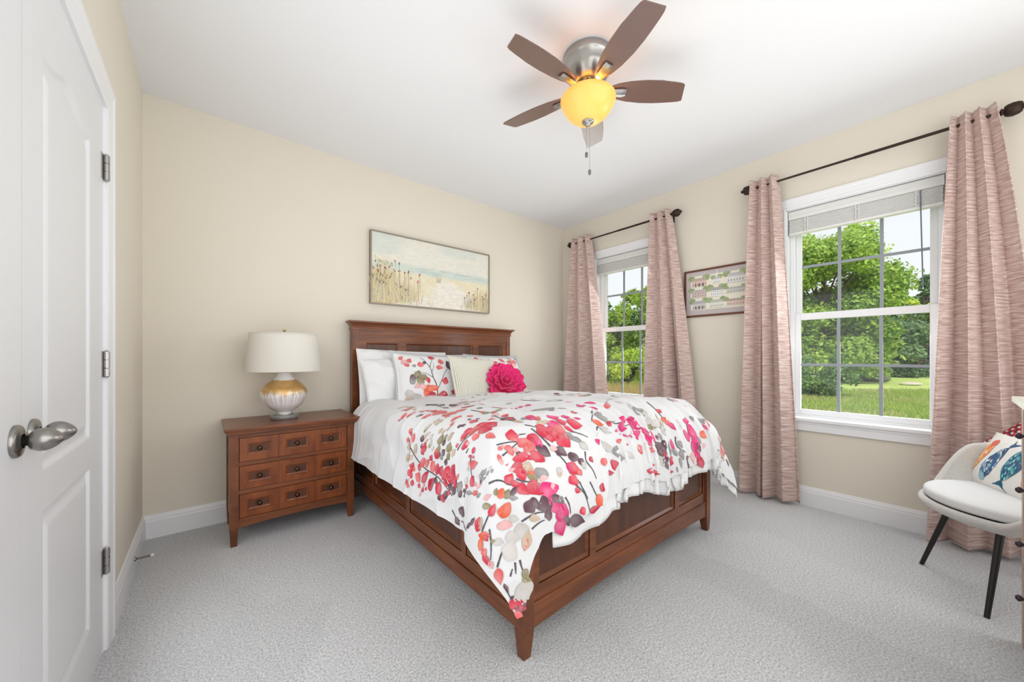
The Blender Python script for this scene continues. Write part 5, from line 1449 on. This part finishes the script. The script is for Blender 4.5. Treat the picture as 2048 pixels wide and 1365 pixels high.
nz1 = vnoise(u_ * 9, v_ * 22, 3)[..., None]; nz2 = vnoise(u_ * 30, v_ * 40, 4)[..., None]
skyc = sky * (1 - 0.75 * sstep(0.45, 0.75, vnoise(u_ * 3, v_ * 7, 6))[..., None]) + blue * (0.75 * sstep(0.45, 0.75, vnoise(u_ * 3, v_ * 7, 6))[..., None])
seac = seaT * (1 - nz1) + sea * nz1
Cc[:] = skyc
ms = (sstep(0.615, 0.60, v_))[..., None]
Cc = Cc * (1 - ms) + seac * ms
md = sstep(0.505, 0.47, v_ + 0.02 * (vnoise(u_ * 8, v_ * 8, 2) - .5))[..., None]
Cc = Cc * (1 - md) + (sand * (1 - nz1) + dune * nz1) * md
# golden tufts of grass, thickest at the two lower corners
gl = (np.exp(-(u_ / 0.24) ** 2) * sstep(0.72, 0.2, v_ + 0.25 * (vnoise(u_ * 16, v_ * 3, 13) - 0.3)) + 0.8 * np.exp(-((1 - u_) / 0.15) ** 2) * sstep(0.50, 0.1, v_ + 0.2 * (vnoise(u_ * 18, v_ * 3, 14) - 0.3)))
gcol = L3((222, 196, 128)) * (1 - vnoise(u_ * 40, v_ * 5, 15)[..., None]) + L3((206, 150, 92)) * vnoise(u_ * 40, v_ * 5, 15)[..., None]
Cc = Cc * (1 - 0.75 * np.clip(gl, 0, 1)[..., None]) + gcol * 0.75 * np.clip(gl, 0, 1)[..., None]
# winding sand path
pc = 0.56 + 0.10 * np.sin((0.47 - v_) * 9) * (0.47 - v_) / 0.47 + 0.14 * (0.47 - v_)
pw = 0.055 + 0.30 * (1 - np.clip(v_ / 0.47, 0, 1)) ** 1.3
mp_ = (sstep(1.25, 0.65, np.abs(u_ - pc) / pw + 0.25 * (vnoise(u_ * 14, v_ * 9, 5) - .5)) * sstep(0.47, 0.43, v_))[..., None]
Cc = Cc * (1 - mp_) + (path * (0.96 + 0.08 * nz2)) * mp_
Cc = np.clip(Cc * (0.96 + 0.08 * nz2), 0, 1)
cv.grid(canv(GA, GB), False, c=Cc.reshape(-1, 3))
pp = Print(canv, 0.0008, 8)
rg = np.random.default_rng(4)
def grass_stroke(x, y, h, lean, w, c):
    c = PAL[c] * 0.62 + np.array([0.76, 0.70, 0.56]) * 0.38
    pp.line([(x, y), (x + lean * 0.4 * h, y + 0.55 * h), (x + lean * h, y + h)], w, c, 0.2)
cols_l = ['Y', 'e', 'g', 'n', 'T', 'Y', 'e', 'T', 'K']
for i in range(260):
    left = rg.random() < 0.66
    if left:
        x = abs(rg.normal(0, 0.20)) * cw_ + 0.005
        mx = 0.56 - 0.9 * x / cw_
    else:
        x = cw_ - abs(rg.normal(0, 0.11)) * cw_ - 0.005
        mx = 0.40 - 0.9 * (cw_ - x) / cw_
    if mx < 0.08 or x < 0.004 or x > cw_ - 0.004: continue
    y = rg.random() * 0.10 * chh + 0.002
    h = mx * chh * (0.45 + 0.6 * rg.random())
    grass_stroke(x, y, min(h, chh * 0.62 - y), rg.normal(0.04, 0.12), 0.003 + 0.004 * rg.random(), cols_l[rg.integers(len(cols_l))])
for i in range(420):     # short golden blades crowding the two lower corners
    if rg.random() < 0.68:
        x = abs(rg.normal(0, 0.16)) * cw_ + 0.005; mx = 0.40 - 0.75 * x / cw_
    else:
        x = cw_ - abs(rg.normal(0, 0.09)) * cw_ - 0.005; mx = 0.28 - 0.9 * (cw_ - x) / cw_
    if mx < 0.04 or x > cw_ - 0.005: continue
    y = 0.003 + max(mx, 0.05) * 0.75 * chh * rg.random()
    grass_stroke(x, y, (0.05 + 0.12 * rg.random()) * chh, rg.normal(0.1, 0.25), 0.003 + 0.004 * rg.random(), ['Y', 'e', 'e', 'Y', 'T', 'g', 'T', 'n'][rg.integers(8)])
for i in range(60):      # seed heads and small tan tufts
    x = abs(rg.normal(0.02, 0.13)) * cw_ + 0.01
    y = (0.30 + 0.36 * rg.random() - 0.5 * x / cw_) * chh
    if y < 0.03: continue
    pp.leaf(x, y, x + rg.normal(0, 0.006), y + 0.015 + 0.02 * rg.random(), 0.010, ['K', 'e', 'Y', 'n', 'g'][rg.integers(5)])
for x, y in ((.06, .52), (.09, .50), (.16, .46), (.20, .47), (.24, .47), (.10, .36), (.12, .34), (.21, .26), (.245, .22), (.345, .36), (.36, .47), (.04, .44), (.17, .62), (.20, .60), (.27, .49),
             (.76, .20), (.78, .24), (.80, .30), (.845, .27), (.885, .38), (.935, .25), (.95, .22), (.82, .14), (.86, .18), (.97, .30)):
    for q in range(2):
        pp.leaf(x * cw_ + rg.normal(0, .006), y * chh + rg.normal(0, .008), x * cw_ + rg.normal(0, .008), y * chh + 0.016 + rg.normal(0, .004), 0.010, ['r', 'D', 'r', 'R'][rg.integers(4)])
    pp.line([(x * cw_, y * chh), (x * cw_ + 0.003, max(y - 0.28, 0.02) * chh)], 0.0025, ['n', 'K', 'g'][rg.integers(3)])
for i in range(26):
    x, y = (0.30 + 0.6 * rg.random()) * cw_, (0.50 + 0.09 * rg.random()) * chh
    pp.leaf(x, y, x + 0.06 + 0.1 * rg.random(), y + 0.002, 0.006, ['b', 'L', 'b'][rg.integers(3)])
for i in range(10):
    x = (0.50 + 0.035 * rg.random()) * cw_
    grass_stroke(x, 0.40 * chh, 0.07 * chh * (0.5 + rg.random()), rg.normal(0, .3), 0.004, ['n', 'e', 'K'][rg.integers(3)])
pp.into(cv)
obj('canvas', cv, M_paint, art)

pr_t = thing('framed_print', 'brown framed print of nine small building sketches between the windows', 'picture', (W, -1.835, 1.703))
py0, py1, pz0, pz1 = -2.125, -1.552, 1.488, 1.922     # y0 nearer the camera
px = W - 0.018
fm = MB(); fw = 0.017
fm.box(px, W, py0, py1, pz1 - fw, pz1).box(px, W, py0, py1, pz0, pz0 + fw).box(px, W, py0, py0 + fw, pz0 + fw, pz1 - fw).box(px, W, py1 - fw, py1, pz0 + fw, pz1 - fw)
obj('frame', fm, M_rf, pr_t, bevel=0.002)
obj('mount', MB().box(px + 0.008, px + 0.012, py0 + fw, py1 - fw, pz0 + fw, pz1 - fw), mat('lilac_grey_mount', (196, 186, 186), 0.8), pr_t)
pa0, pa1, pb0, pb1 = py1 - 0.060, py0 + 0.060, pz0 + 0.062, pz1 - 0.058
pwid, phei = pa0 - pa1, pb1 - pb0
paper = lambda a, b: np.stack([np.full(np.shape(a), px + 0.0068), pa0 - np.asarray(a), pb0 + np.asarray(b)], -1)
pmb = MB()
GA, GB = np.meshgrid(np.linspace(0, pwid, 3), np.linspace(0, phei, 3), indexing='ij')
pmb.grid(paper(GA, GB), False, c=L3((236, 230, 214)))
pk = Print(paper, 0.0006, 12)
def house(cx, cy, w, h, wall, roof, storeys=1, tower=False, arches=False, trees=True):
    if trees:
        for q in (-0.5, 0.5, 0.42):
            s_ = h * 0.5
            pk.leaf(cx + q * w * 1.05 - s_ / 2, cy + h * 0.25, cx + q * w * 1.05 + s_ / 2, cy + h * 0.45, s_ * 0.9, 'g')
    wall, roof = [[q * 0.55 + 0.45 * 238 for q in c_] for c_ in (wall, roof)]
    pk.poly([(cx - w / 2, cy - h * 0.3), (cx + w / 2, cy - h * 0.3), (cx + w / 2, cy + h * 0.12), (cx - w / 2, cy + h * 0.12)], L3(wall))
    pk.poly([(cx - w * 0.54, cy + h * 0.12), (cx + w * 0.54, cy + h * 0.12), (cx + w * 0.40, cy + h * 0.34), (cx - w * 0.40, cy + h * 0.34)], L3(roof))
    if tower:
        pk.poly([(cx - w * 0.09, cy + h * 0.3), (cx + w * 0.09, cy + h * 0.3), (cx + w * 0.07, cy + h * 0.75), (cx, cy + h * 1.15), (cx - w * 0.07, cy + h * 0.75)], L3((240, 238, 232)))
    nw = 6
    for s_ in range(storeys):
        for k in range(nw):
            x = cx + w * (-0.42 + 0.84 * k / (nw - 1))
            y = cy - h * 0.20 + h * 0.18 * s_
            pk.poly([(x - w * 0.022, y), (x + w * 0.022, y), (x + w * 0.022, y + h * 0.10), (x - w * 0.022, y + h * 0.10)], L3((96, 90, 86)))
    if arches:
        for k in range(3):
            x = cx + w * (-0.25 + 0.25 * k)
            pk.leaf(x, cy - h * 0.34, x, cy + h * 0.02, w * 0.13, L3((92, 84, 84)))
    pk.line([(cx - w * 0.6, cy - h * 0.31), (cx + w * 0.6, cy - h * 0.33)], 0.0022, (0.22, 0.24, 0.16), 0.6)
cw3, rh = pwid / 3, phei / 3
for kx, ky, w_, h_, wa, ro, st_, tw_, ar in ((0, 2, .115, .095, (206, 158, 130), (150, 116, 104), 1, False, True), (1, 2, .05, .07, (226, 224, 220), (150, 150, 168), 1, True, False), (2, 2, .12, .10, (216, 214, 210), (164, 160, 160), 1, False, False),
                                   (0, 1, .115, .09, (190, 160, 148), (150, 130, 128), 2, False, False), (1, 1, .095, .10, (238, 236, 228), (120, 112, 108), 2, False, False), (2, 1, .125, .06, (176, 178, 160), (140, 142, 132), 1, False, False),
                                   (0, 0, .105, .095, (182, 174, 168), (130, 126, 130), 1, False, True), (1, 0, .10, .085, (214, 218, 196), (150, 152, 138), 1, False, False), (2, 0, .125, .07, (214, 168, 142), (136, 104, 96), 1, False, False)):
    house(cw3 * (kx + 0.5), rh * (ky + 0.42), w_ * 1.12, h_ * 1.25, wa, ro, st_, tw_, ar)
pk.into(pmb)
obj('paper', pmb, M_paper, pr_t)

# ================================================================== TUB CHAIR
M_linen = mat('light_grey_linen', (206, 204, 200), 0.9, **{'Sheen Weight': 0.2})
noise_color(M_linen, (186, 183, 178), (220, 218, 214), 260, (1, 1, 3), detail=2)
CH = (3.175, -3.36, 0.0)
CR = math.atan2(-0.46, 0.89)      # local +Y turned to face the bed
CR = math.radians(27)
ch = thing('tub_chair', 'light grey upholstered tub chair with black splayed legs under the window', 'chair', CH, (0, 0, CR))
na, nr = 96, 26
th = np.linspace(0, 2 * np.pi, na, endpoint=False)        # 0 = front (+Y), pi = back
d = np.abs(((th + np.pi) % (2 * np.pi)) - np.pi)
zr = 0.400 + 0.245 * sstep(0.85, 1.75, d) + 0.13 * sstep(1.7, 2.7, d)
rx = 0.318 + 0.02 * sstep(0.9, 2.0, d); ry = 0.298 + 0.01 * sstep(0.9, 2.4, d)
prof_t = np.linspace(0, 1, nr)
def shell(inner):
    P = np.zeros((na, nr, 3))
    for j, t in enumerate(prof_t):
        k = math.sin(t * math.pi / 2) ** 0.8
        off = -0.032 if inner else 0.0
        zb0 = 0.375 if inner else 0.325
        P[:, j, 0] = -np.sin(th) * np.maximum((rx + off) * k, 0)
        P[:, j, 1] = np.cos(th) * np.maximum((ry + off) * k, 0)
        P[:, j, 2] = zb0 + (zr - zb0) * (1 - math.cos(t * math.pi / 2)) ** 0.9
    return P
so, si = shell(False), shell(True)
rimc = (so[:, -1] + si[:, -1]) / 2
rim = []
for q in range(1, 8):
    a = math.pi * q / 8
    rim.append(rimc + (so[:, -1] - rimc) * math.cos(a) + np.array([0, 0, 0.016]) * math.sin(a))
full = np.concatenate([so, np.stack(rim, 1), si[:, ::-1]], axis=1)
obj('shell', MB().grid(full, True, cu=True), M_linen, ch, local=True)
seat = MB()
ns_ = 20
rows = []
for t in np.linspace(0, 1, ns_):
    a = t * math.pi
    rad = 0.268 * math.sin(a) ** 0.38 if 0 < t < 1 else 0.0
    z = 0.440 + 0.034 * (abs(math.cos(a)) ** 0.55) * (1 if t < 0.5 else -1)
    rows.append((rad, z))
rows = np.array(rows)
sx, sy = 1.06, 0.98
P = np.stack([-np.sin(th)[:, None] * rows[:, 0] * sx, np.cos(th)[:, None] * rows[:, 0] * sy + 0.018, np.broadcast_to(rows[:, 1], (na, ns_))], -1)
obj('seat_cushion', MB().grid(P, True, cu=True, flip=True), mat('pale_grey_seat_linen', (222, 222, 222), 0.9), ch, local=True)
for sx_, sy_ in ((-1, 1), (1, 1), (-1, -1), (1, -1)):
    a = np.array([sx_ * 0.155, sy_ * 0.135, 0.355]); b = np.array([sx_ * 0.222, sy_ * 0.215, 0.0])
    ts = np.linspace(0, 1, 8)[:, None]
    pts = a + (b - a) * ts
    obj('leg', MB().tube(pts, np.linspace(0.0135, 0.009, 8), 14), M_black, ch, local=True)

# cushions on the chair
def fish(pr, pts_body, tail, base, dots, scale_cols, fin=None):
    pr.poly(pts_body, base)
    if tail is not None: pr.poly(tail, base)
    if fin is not None: pr.poly(fin[0], fin[1])
    c = np.mean(pts_body, 0)
    P = np.asarray(pts_body)
    rg_ = np.random.default_rng(len(P) * 7 + dots)
    k = 0
    while k < dots:
        w_ = rg_.dirichlet(np.ones(3))
        i = rg_.integers(len(P))
        q = w_[0] * P[i] + w_[1] * P[(i + 1) % len(P)] + w_[2] * c
        q = c + (q - c) * 0.92
        s_ = 0.008 + 0.007 * rg_.random()
        pr.leaf(q[0], q[1] - s_, q[0] + rg_.normal(0, .002), q[1] + s_, s_ * 0.8, scale_cols[rg_.integers(len(scale_cols))])
        k += 1
def fish_shape(cx, cy, L, w, ang, head):
    t = np.linspace(0, 1, 14)
    up = np.stack([L * (t - 0.5), w / 2 * np.sin(np.pi * t ** head) ** 0.8], 1)
    dn = np.stack([L * (t[::-1] - 0.5), -w / 2 * np.sin(np.pi * t[::-1] ** head) ** 0.8], 1)
    P = np.concatenate([up, dn[1:-1]])
    c, s_ = math.cos(ang), math.sin(ang)
    rot = lambda p: np.stack([cx + p[:, 0] * c - p[:, 1] * s_, cy + p[:, 0] * s_ + p[:, 1] * c], 1)
    tail = np.array([(L * 0.46, 0.0), (L * 0.52, w * 0.10), (L * 0.70, w * 0.42), (L * 0.62, 0.0), (L * 0.70, -w * 0.42), (L * 0.52, -w * 0.10)])
    return rot(P), rot(tail)
def fish_print(pr):
    b1, t1 = fish_shape(-0.175, 0.005, 0.20, 0.066, math.radians(-106), 0.7)
    fish(pr, b1, t1, L3((238, 140, 84)), 60, [L3((250, 206, 110)), L3((246, 224, 190)), L3((226, 110, 90))])
    pr.poly(fish_shape(-0.152, 0.085, 0.05, 0.05, math.radians(-106), 0.9)[0], L3((224, 104, 88)))
    pr.poly(t1, L3((190, 112, 84)))
    b2, t2 = fish_shape(-0.075, -0.012, 0.20, 0.080, math.radians(72), 0.75)
    fish(pr, b2, t2, L3((44, 84, 128)), 70, [L3((230, 238, 240)), L3((96, 160, 196)), L3((30, 60, 100))])
    pr.poly(fish_shape(-0.102, -0.096, 0.045, 0.045, math.radians(72), 0.9)[0], L3((150, 184, 196)))
    b3, t3 = fish_shape(0.045, 0.008, 0.20, 0.095, math.radians(-106), 0.75)
    b4, t4 = fish_shape(0.165, -0.005, 0.20, 0.085, math.radians(72), 0.75)
    fish(pr, b4, t4, L3((238, 140, 84)), 60, [L3((250, 206, 110)), L3((246, 224, 190)), L3((226, 110, 90))])
    fish(pr, b3, t3, L3((22, 92, 122)), 80, [L3((64, 190, 190)), L3((30, 130, 150)), L3((140, 220, 214)), L3((20, 60, 110))])
def red_weave(A, B_):
    k = (np.floor((A + B_) / 0.018) + 2 * np.floor((A - B_) / 0.018)).astype(int)
    p = np.array([L3((186, 26, 52)), L3((52, 38, 44)), L3((226, 206, 192)), L3((196, 30, 60)), L3((70, 30, 40))])
    return p[k % 5]
vx = Vector((-0.89, -0.454, 0)); 
def chair_pt(x, y, z):
    c, s_ = math.cos(CR), math.sin(CR)
    return (CH[0] + x * c - y * s_, CH[1] + x * s_ + y * c, z)
make_pillow('throw_pillow', 'oblong cushion with orange, blue and teal fish printed on white, propped on the chair', 'cushion', 0.50, 0.30, 0.11, chair_pt(0.085, -0.07, 0.585), (R_(-24), 0, CR + math.pi), M_print, (232, 230, 224), pinch=0.06, wr=0.004, seed=31, prints=fish_print)
make_pillow('throw_pillow', 'red, black and white woven cushion tucked behind the fish cushion on the chair', 'cushion', 0.36, 0.34, 0.09, chair_pt(0.24, -0.185, 0.615), (R_(-24), R_(40), CR + math.pi), M_print, red_weave, pinch=0.05, wr=0.004, seed=33, n=110)

# ================================================================== DRESSER at the right edge of the photo
dz = thing('dresser', 'tall dresser with pale top and small knobs seen edge-on beside the grey chair', 'dresser', (2.26, -3.62, 0))
DX0, DX1, DYF, DYB = 1.76, 2.755, -3.348, -3.92
M_pale = mat('pale_cream_top', (222, 222, 204), 0.3)
M_dress = mat('taupe_wood', (176, 152, 138), 0.4)
obj('top', MB().box(DX0 - 0.03, DX1 + 0.022, DYB, DYF + 0.022, 0.944, 0.966), M_pale, dz, bevel=0.003)
obj('body', MB().box(DX0, DX1, DYB + 0.01, DYF - 0.02, 0.10, 0.944), M_dress, dz)
for xa in (DX0, DX1 - 0.05):
    for ya in (DYB + 0.01, DYF - 0.05):
        obj('leg', MB().box(xa, xa + 0.05, ya, ya + 0.05, 0.0, 0.944), M_dress, dz, bevel=0.002)
for z0, z1 in ((0.74, 0.92), (0.54, 0.72), (0.34, 0.52), (0.14, 0.32)):
    for a, b in ((DX0 + 0.055, 2.25), (2.26, DX1 - 0.055)):
        d_ = obj('drawer', MB().box(a, b, DYF - 0.03, DYF - 0.004, z0, z1), M_pale, dz, bevel=0.003)
        for fx in (0.2, 0.8):
            kx = a + (b - a) * fx
            obj('knob', MB().lathe([(0.006, 0), (0.005, 0.010), (0.011, 0.016), (0.012, 0.022), (0.006, 0.028), (0, 0.029)], (kx, DYF - 0.004, (z0 + z1) / 2), 20, 'y', cap=False), mat('dark_violet_bronze', (72, 60, 70), 0.3, 0.8), d_)

# ================================================================== OUTDOORS
GZ = -0.40
fwd = np.array([math.sin(math.radians(39.7727)), math.cos(math.radians(39.7727))])
rgt = np.array([fwd[1], -fwd[0]])
camxy = np.array([0.3036, -3.1746])
def place(u, depth):
    """ground position seen in direction u (photo column) at a depth along the view axis"""
    return camxy + depth * (fwd + rgt * (u - 1024) / 733.04)
M_lawn = mat('mown_lawn', (150, 178, 86), 0.95)
noise_color(M_lawn, (150, 178, 84), (206, 216, 130), 0.8, detail=9, lo=0.3, hi=0.7, rough=0.75)
gr = MB().box(W + 0.2, 140, -110, 130, GZ - 0.2, GZ)
o = obj('ground', gr, M_lawn, None)
tag(o, 'sunlit green lawn outside the two windows', 'lawn', kind='structure')

def leaves_cloud(centers, radii, n, size, cols, seed, squash=0.85, shell_bias=0.55):
    r = np.random.default_rng(seed)
    centers, radii = np.asarray(centers, float), np.asarray(radii, float)
    wts = radii ** 2
    k = r.choice(len(centers), n, p=wts / wts.sum())
    d = r.normal(size=(n, 3)); d /= np.linalg.norm(d, axis=1)[:, None]
    rad = radii[k] * (shell_bias + (1 - shell_bias) * r.random(n)) * (1 + 0.10 * r.normal(size=n))
    p = centers[k] + d * rad[:, None] * np.array([1, 1, squash])
    nrm = d * 0.6 + r.normal(size=(n, 3)) * 0.6 + np.array([0, 0, 0.5])
    nrm /= np.linalg.norm(nrm, axis=1)[:, None]
    t = np.cross(nrm, r.normal(size=(n, 3))); t /= np.linalg.norm(t, axis=1)[:, None] + 1e-9
    b = np.cross(nrm, t)
    s = size * (0.6 + 0.8 * r.random(n))[:, None]
    V = np.stack([p - t * s, p + b * s * 0.55, p + t * s, p - b * s * 0.55], 1).reshape(-1, 3)
    F = np.arange(4 * n).reshape(-1, 4)
    cols = np.array([lin(c)[:3] for c in cols])
    blobcol = r.integers(len(cols), size=len(centers))
    ci = np.where(r.random(n) < 0.55, blobcol[k], r.integers(len(cols), size=n))
    c = cols[ci] * (0.85 + 0.3 * r.random((n, 1)))
    C = np.repeat(c, 4, axis=0)
    mb = MB()
    mb.add(V, F.tolist(), False, C)
    return mb
M_bark = mat('grey_brown_bark', (92, 80, 70), 0.9)
def tree(name, label, cat, u, depth, h, rad, n, size, cols, seed, trunk=0.25, crown_from=0.25, nb=26, shape='round', group=None):
    x, y = place(u, depth)
    r = np.random.default_rng(seed)
    root = thing(name, label, cat, (x, y, GZ), group=group)
    cs_, rs_ = [], []
    for i in range(nb):
        t = r.random()
        z = h * (crown_from + (0.97 - crown_from) * t)
        if shape == 'round': env = math.sin(math.pi * (0.12 + 0.80 * t)) ** 0.6
        elif shape == 'cone': env = (1.02 - t) ** 0.8
        else: env = 0.9
        a = r.random() * 6.28
        q = rad * env * (0.02 + 0.90 * math.sqrt(r.random()))
        cs_.append((x + q * math.cos(a), y + q * math.sin(a), GZ + z))
        rs_.append(rad * (0.20 + 0.20 * r.random()) * (0.6 + 0.4 * env))
    obj('crown', leaves_cloud(cs_, rs_, n, size, cols, seed), M_leaf, root)
    tk = MB().tube([(x, y, GZ - 0.1), (x + 0.05, y + 0.02, GZ + h * 0.3), (x - 0.05, y, GZ + h * 0.6), (x, y, GZ + h * 0.85)], [trunk, trunk * 0.8, trunk * 0.5, trunk * 0.15], 10)
    for i in range(0, nb, 2):
        c = np.array(cs_[i]); zb1 = GZ + (c[2] - GZ) * 0.55
        tk.tube([(x, y, zb1), ((x + c[0]) / 2, (y + c[1]) / 2, (zb1 + c[2]) / 2 + 0.1), tuple(c)], [trunk * 0.3, trunk * 0.2, trunk * 0.06], 6)
    obj('trunk', tk, M_bark, root)
    return root
GRN = [(174, 202, 90), (150, 182, 76), (198, 216, 118), (128, 162, 68), (168, 194, 98)]
YEL = [(188, 212, 70), (204, 220, 92), (160, 194, 60), (214, 222, 110)]
DRK = [(98, 136, 70), (78, 114, 58), (120, 156, 84), (68, 98, 54)]
MID = [(118, 150, 78), (98, 132, 66), (142, 168, 96), (86, 118, 60)]
BLU = [(112, 146, 104), (134, 164, 118), (96, 128, 92), (150, 176, 132)]
PAL_ = [(176, 196, 140), (196, 208, 160), (154, 180, 120), (206, 212, 176)]
tree('tree', 'large spreading bright green tree filling the window by the chair', 'tree', 1648, 21.5, 8.7, 3.55, 52000, 0.115, GRN, 1, 0.19, 0.12, 72)
tree('tree', 'yellow-green bushy tree low at the right of the window by the chair', 'tree', 1856, 30, 6.2, 2.7, 11000, 0.15, YEL, 2, 0.2, 0.15, 22)
tree('conifer', 'dark feathery conifer rising beyond the yellow-green tree', 'tree', 1852, 44, 11.4, 2.6, 7000, 0.20, BLU, 3, 0.25, 0.2, 26, 'cone')
tree('tree', 'dark green tree in shade under the large spreading tree', 'tree', 1610, 26, 5.4, 3.6, 9000, 0.14, DRK, 4, 0.22, 0.08, 24, group=None)
tree('tree', 'blue-green dense tree at the lawn edge near the pale rock', 'tree', 1835, 27, 4.4, 3.4, 10000, 0.13, BLU, 5, 0.2, 0.05, 24)
tree('tree', 'dark leafy tree behind the trunk of the large spreading tree', 'tree', 1740, 31, 6.2, 4.0, 9000, 0.16, DRK, 6, 0.2, 0.05, 24)
tree('shrub', 'pale silvery shrub near the middle of the window by the chair', 'shrub', 1768, 22.5, 1.7, 0.9, 3000, 0.07, PAL_, 7, 0.05, 0.1, 10)
tree('shrub', 'bright green shrub at the lower corner of the window by the chair', 'shrub', 1632, 13.5, 1.55, 1.2, 7000, 0.06, [(126, 162, 84), (150, 184, 104), (104, 140, 70)], 8, 0.05, 0.05, 16)
tree('tree', 'tall leafy tree showing above the sash rail of the corner window', 'tree', 1296, 20, 5.6, 1.7, 7000, 0.10, [(170, 196, 74), (150, 180, 66), (190, 208, 96), (134, 160, 64)], 9, 0.14, 0.2, 20)
tree('tree', 'rounded green tree behind the left pane of the corner window', 'tree', 1222, 23, 4.6, 2.0, 7000, 0.11, GRN, 10, 0.16, 0.1, 20)
tree('tree', 'dark green tree filling the middle of the corner window', 'tree', 1262, 26, 4.5, 3.4, 9000, 0.13, DRK, 11, 0.2, 0.02, 22)
tree('shrub', 'yellow-green layered shrub in the lower panes of the corner window', 'shrub', 1258, 15, 1.75, 1.5, 5000, 0.06, YEL, 12, 0.06, 0.1, 14)
tree('shrub', 'pale green shrub at the curtain side of the corner window', 'shrub', 1300, 16, 2.4, 0.9, 3500, 0.06, PAL_, 13, 0.06, 0.1, 12)
tree('shrub', 'mid green shrub at the frame side of the corner window', 'shrub', 1216, 15.5, 1.35, 1.1, 4000, 0.06, MID, 14, 0.05, 0.05, 12)
for i, (u, dpt, hh, rr_, cc) in enumerate(((1560, 34, 7.5, 4.5, MID), (1480, 36, 7.0, 4.5, DRK), (1920, 34, 6.5, 4.2, MID), (1340, 33, 7.0, 4.2, MID), (1170, 30, 6.2, 3.8, MID), (1230, 38, 5.0, 4.2, BLU))):
    tree('tree', ['broad tree beyond the lawn behind the curtain before the chair window', 'dark tree beyond the lawn behind the wall between the windows', 'broad tree beyond the lawn behind the chair-side curtain', 'broad tree beyond the lawn behind the print', 'broad tree beyond the lawn behind the corner curtain', 'hazy blue-green tree far behind the corner window'][i], 'tree', u, dpt, hh, rr_, 6000, 0.18, cc, 40 + i, 0.25, 0.05, 22)
# meadow grass
def blades(n, u0, u1, d0, d1, h, cols, seed, w=0.012):
    r = np.random.default_rng(seed)
    dpt = d0 + (d1 - d0) * r.random(n) ** 0.8
    uu = u0 + (u1 - u0) * r.random(n)
    xy = camxy + dpt[:, None] * (fwd + rgt * (uu[:, None] - 1024) / 733.04)
    a = r.random(n) * 6.28
    hh = h * (0.45 + 0.75 * r.random(n))
    t = np.stack([np.cos(a), np.sin(a), 0 * a], 1) * w * (0.6 + r.random(n))[:, None]
    lean = r.normal(size=(n, 2)) * 0.25
    base = np.stack([xy[:, 0], xy[:, 1], np.full(n, GZ)], 1)
    mid = base + np.stack([lean[:, 0] * hh * 0.4, lean[:, 1] * hh * 0.4, hh * 0.6], 1)
    tip = base + np.stack([lean[:, 0] * hh, lean[:, 1] * hh, hh], 1)
    V = np.stack([base - t, base + t, mid + t * 0.7, tip, mid - t * 0.7], 1).reshape(-1, 3)
    F = np.arange(5 * n).reshape(-1, 5)
    cols = np.array([lin(c)[:3] for c in cols])
    k = np.clip((vnoise(xy[:, 0] * 0.9, xy[:, 1] * 0.9, seed) * len(cols)).astype(int) + r.integers(-1, 2, n), 0, len(cols) - 1)
    C = np.repeat(cols[k] * (0.85 + 0.3 * r.random((n, 1))), 5, axis=0)
    return MB().add(V, F.tolist(), False, C)
gm = blades(42000, 1490, 2000, 8, 15.5, 0.20, [(160, 190, 90), (182, 204, 104), (200, 212, 122), (144, 176, 84), (214, 208, 146)], 61)
o = obj('meadow_grass', gm, M_leaf, None); tag(o, 'loose green meadow grass outside the window by the chair', 'grass', kind='stuff')
gm = blades(17000, 1150, 1360, 7.5, 14.0, 0.55, [(190, 186, 96), (206, 194, 120), (214, 190, 134), (170, 182, 90), (222, 178, 130)], 62, 0.010)
o = obj('tall_grass', gm, M_leaf, None); tag(o, 'tall tan and yellow grass outside the corner window', 'grass', kind='stuff')
# rocks
M_rock = mat('pale_rock', (206, 196, 182), 0.9); M_rockd = mat('grey_rock', (110, 106, 100), 0.9)
def rock(u, dpt, sx, sy, sz, m, label, seed):
    x, y = place(u, dpt)
    a = np.linspace(0, 2 * np.pi, 22, endpoint=False)[:, None]; b = np.linspace(-np.pi / 2, np.pi / 2, 12)[None, :]
    q = 1 + 0.35 * (vnoise(np.cos(a) * 2 + 3 + 0 * b, np.sin(a) * 2 + b * 1.5, seed) - 0.5)
    P = np.stack([x + sx * np.cos(a) * np.cos(b) * q, y + sy * np.sin(a) * np.cos(b) * q, GZ + sz * 0.6 + sz * np.sin(b) * q + 0 * a], -1)
    tag(obj('rock', MB().grid(P, True, cu=True), m, None, origin=(x, y, GZ)), label, 'rock')
rock(1822, 19.5, 0.42, 0.42, 0.10, M_rock, 'flat pale rock lying on the lawn outside the chair window', 1)
rock(1752, 22.5, 0.9, 0.6, 0.28, M_rockd, 'low dark rock under the trees outside the chair window', 2)
rock(1712, 23.5, 0.7, 0.5, 0.22, M_rockd, 'small dark rock beside the trunk of the large tree', 3)
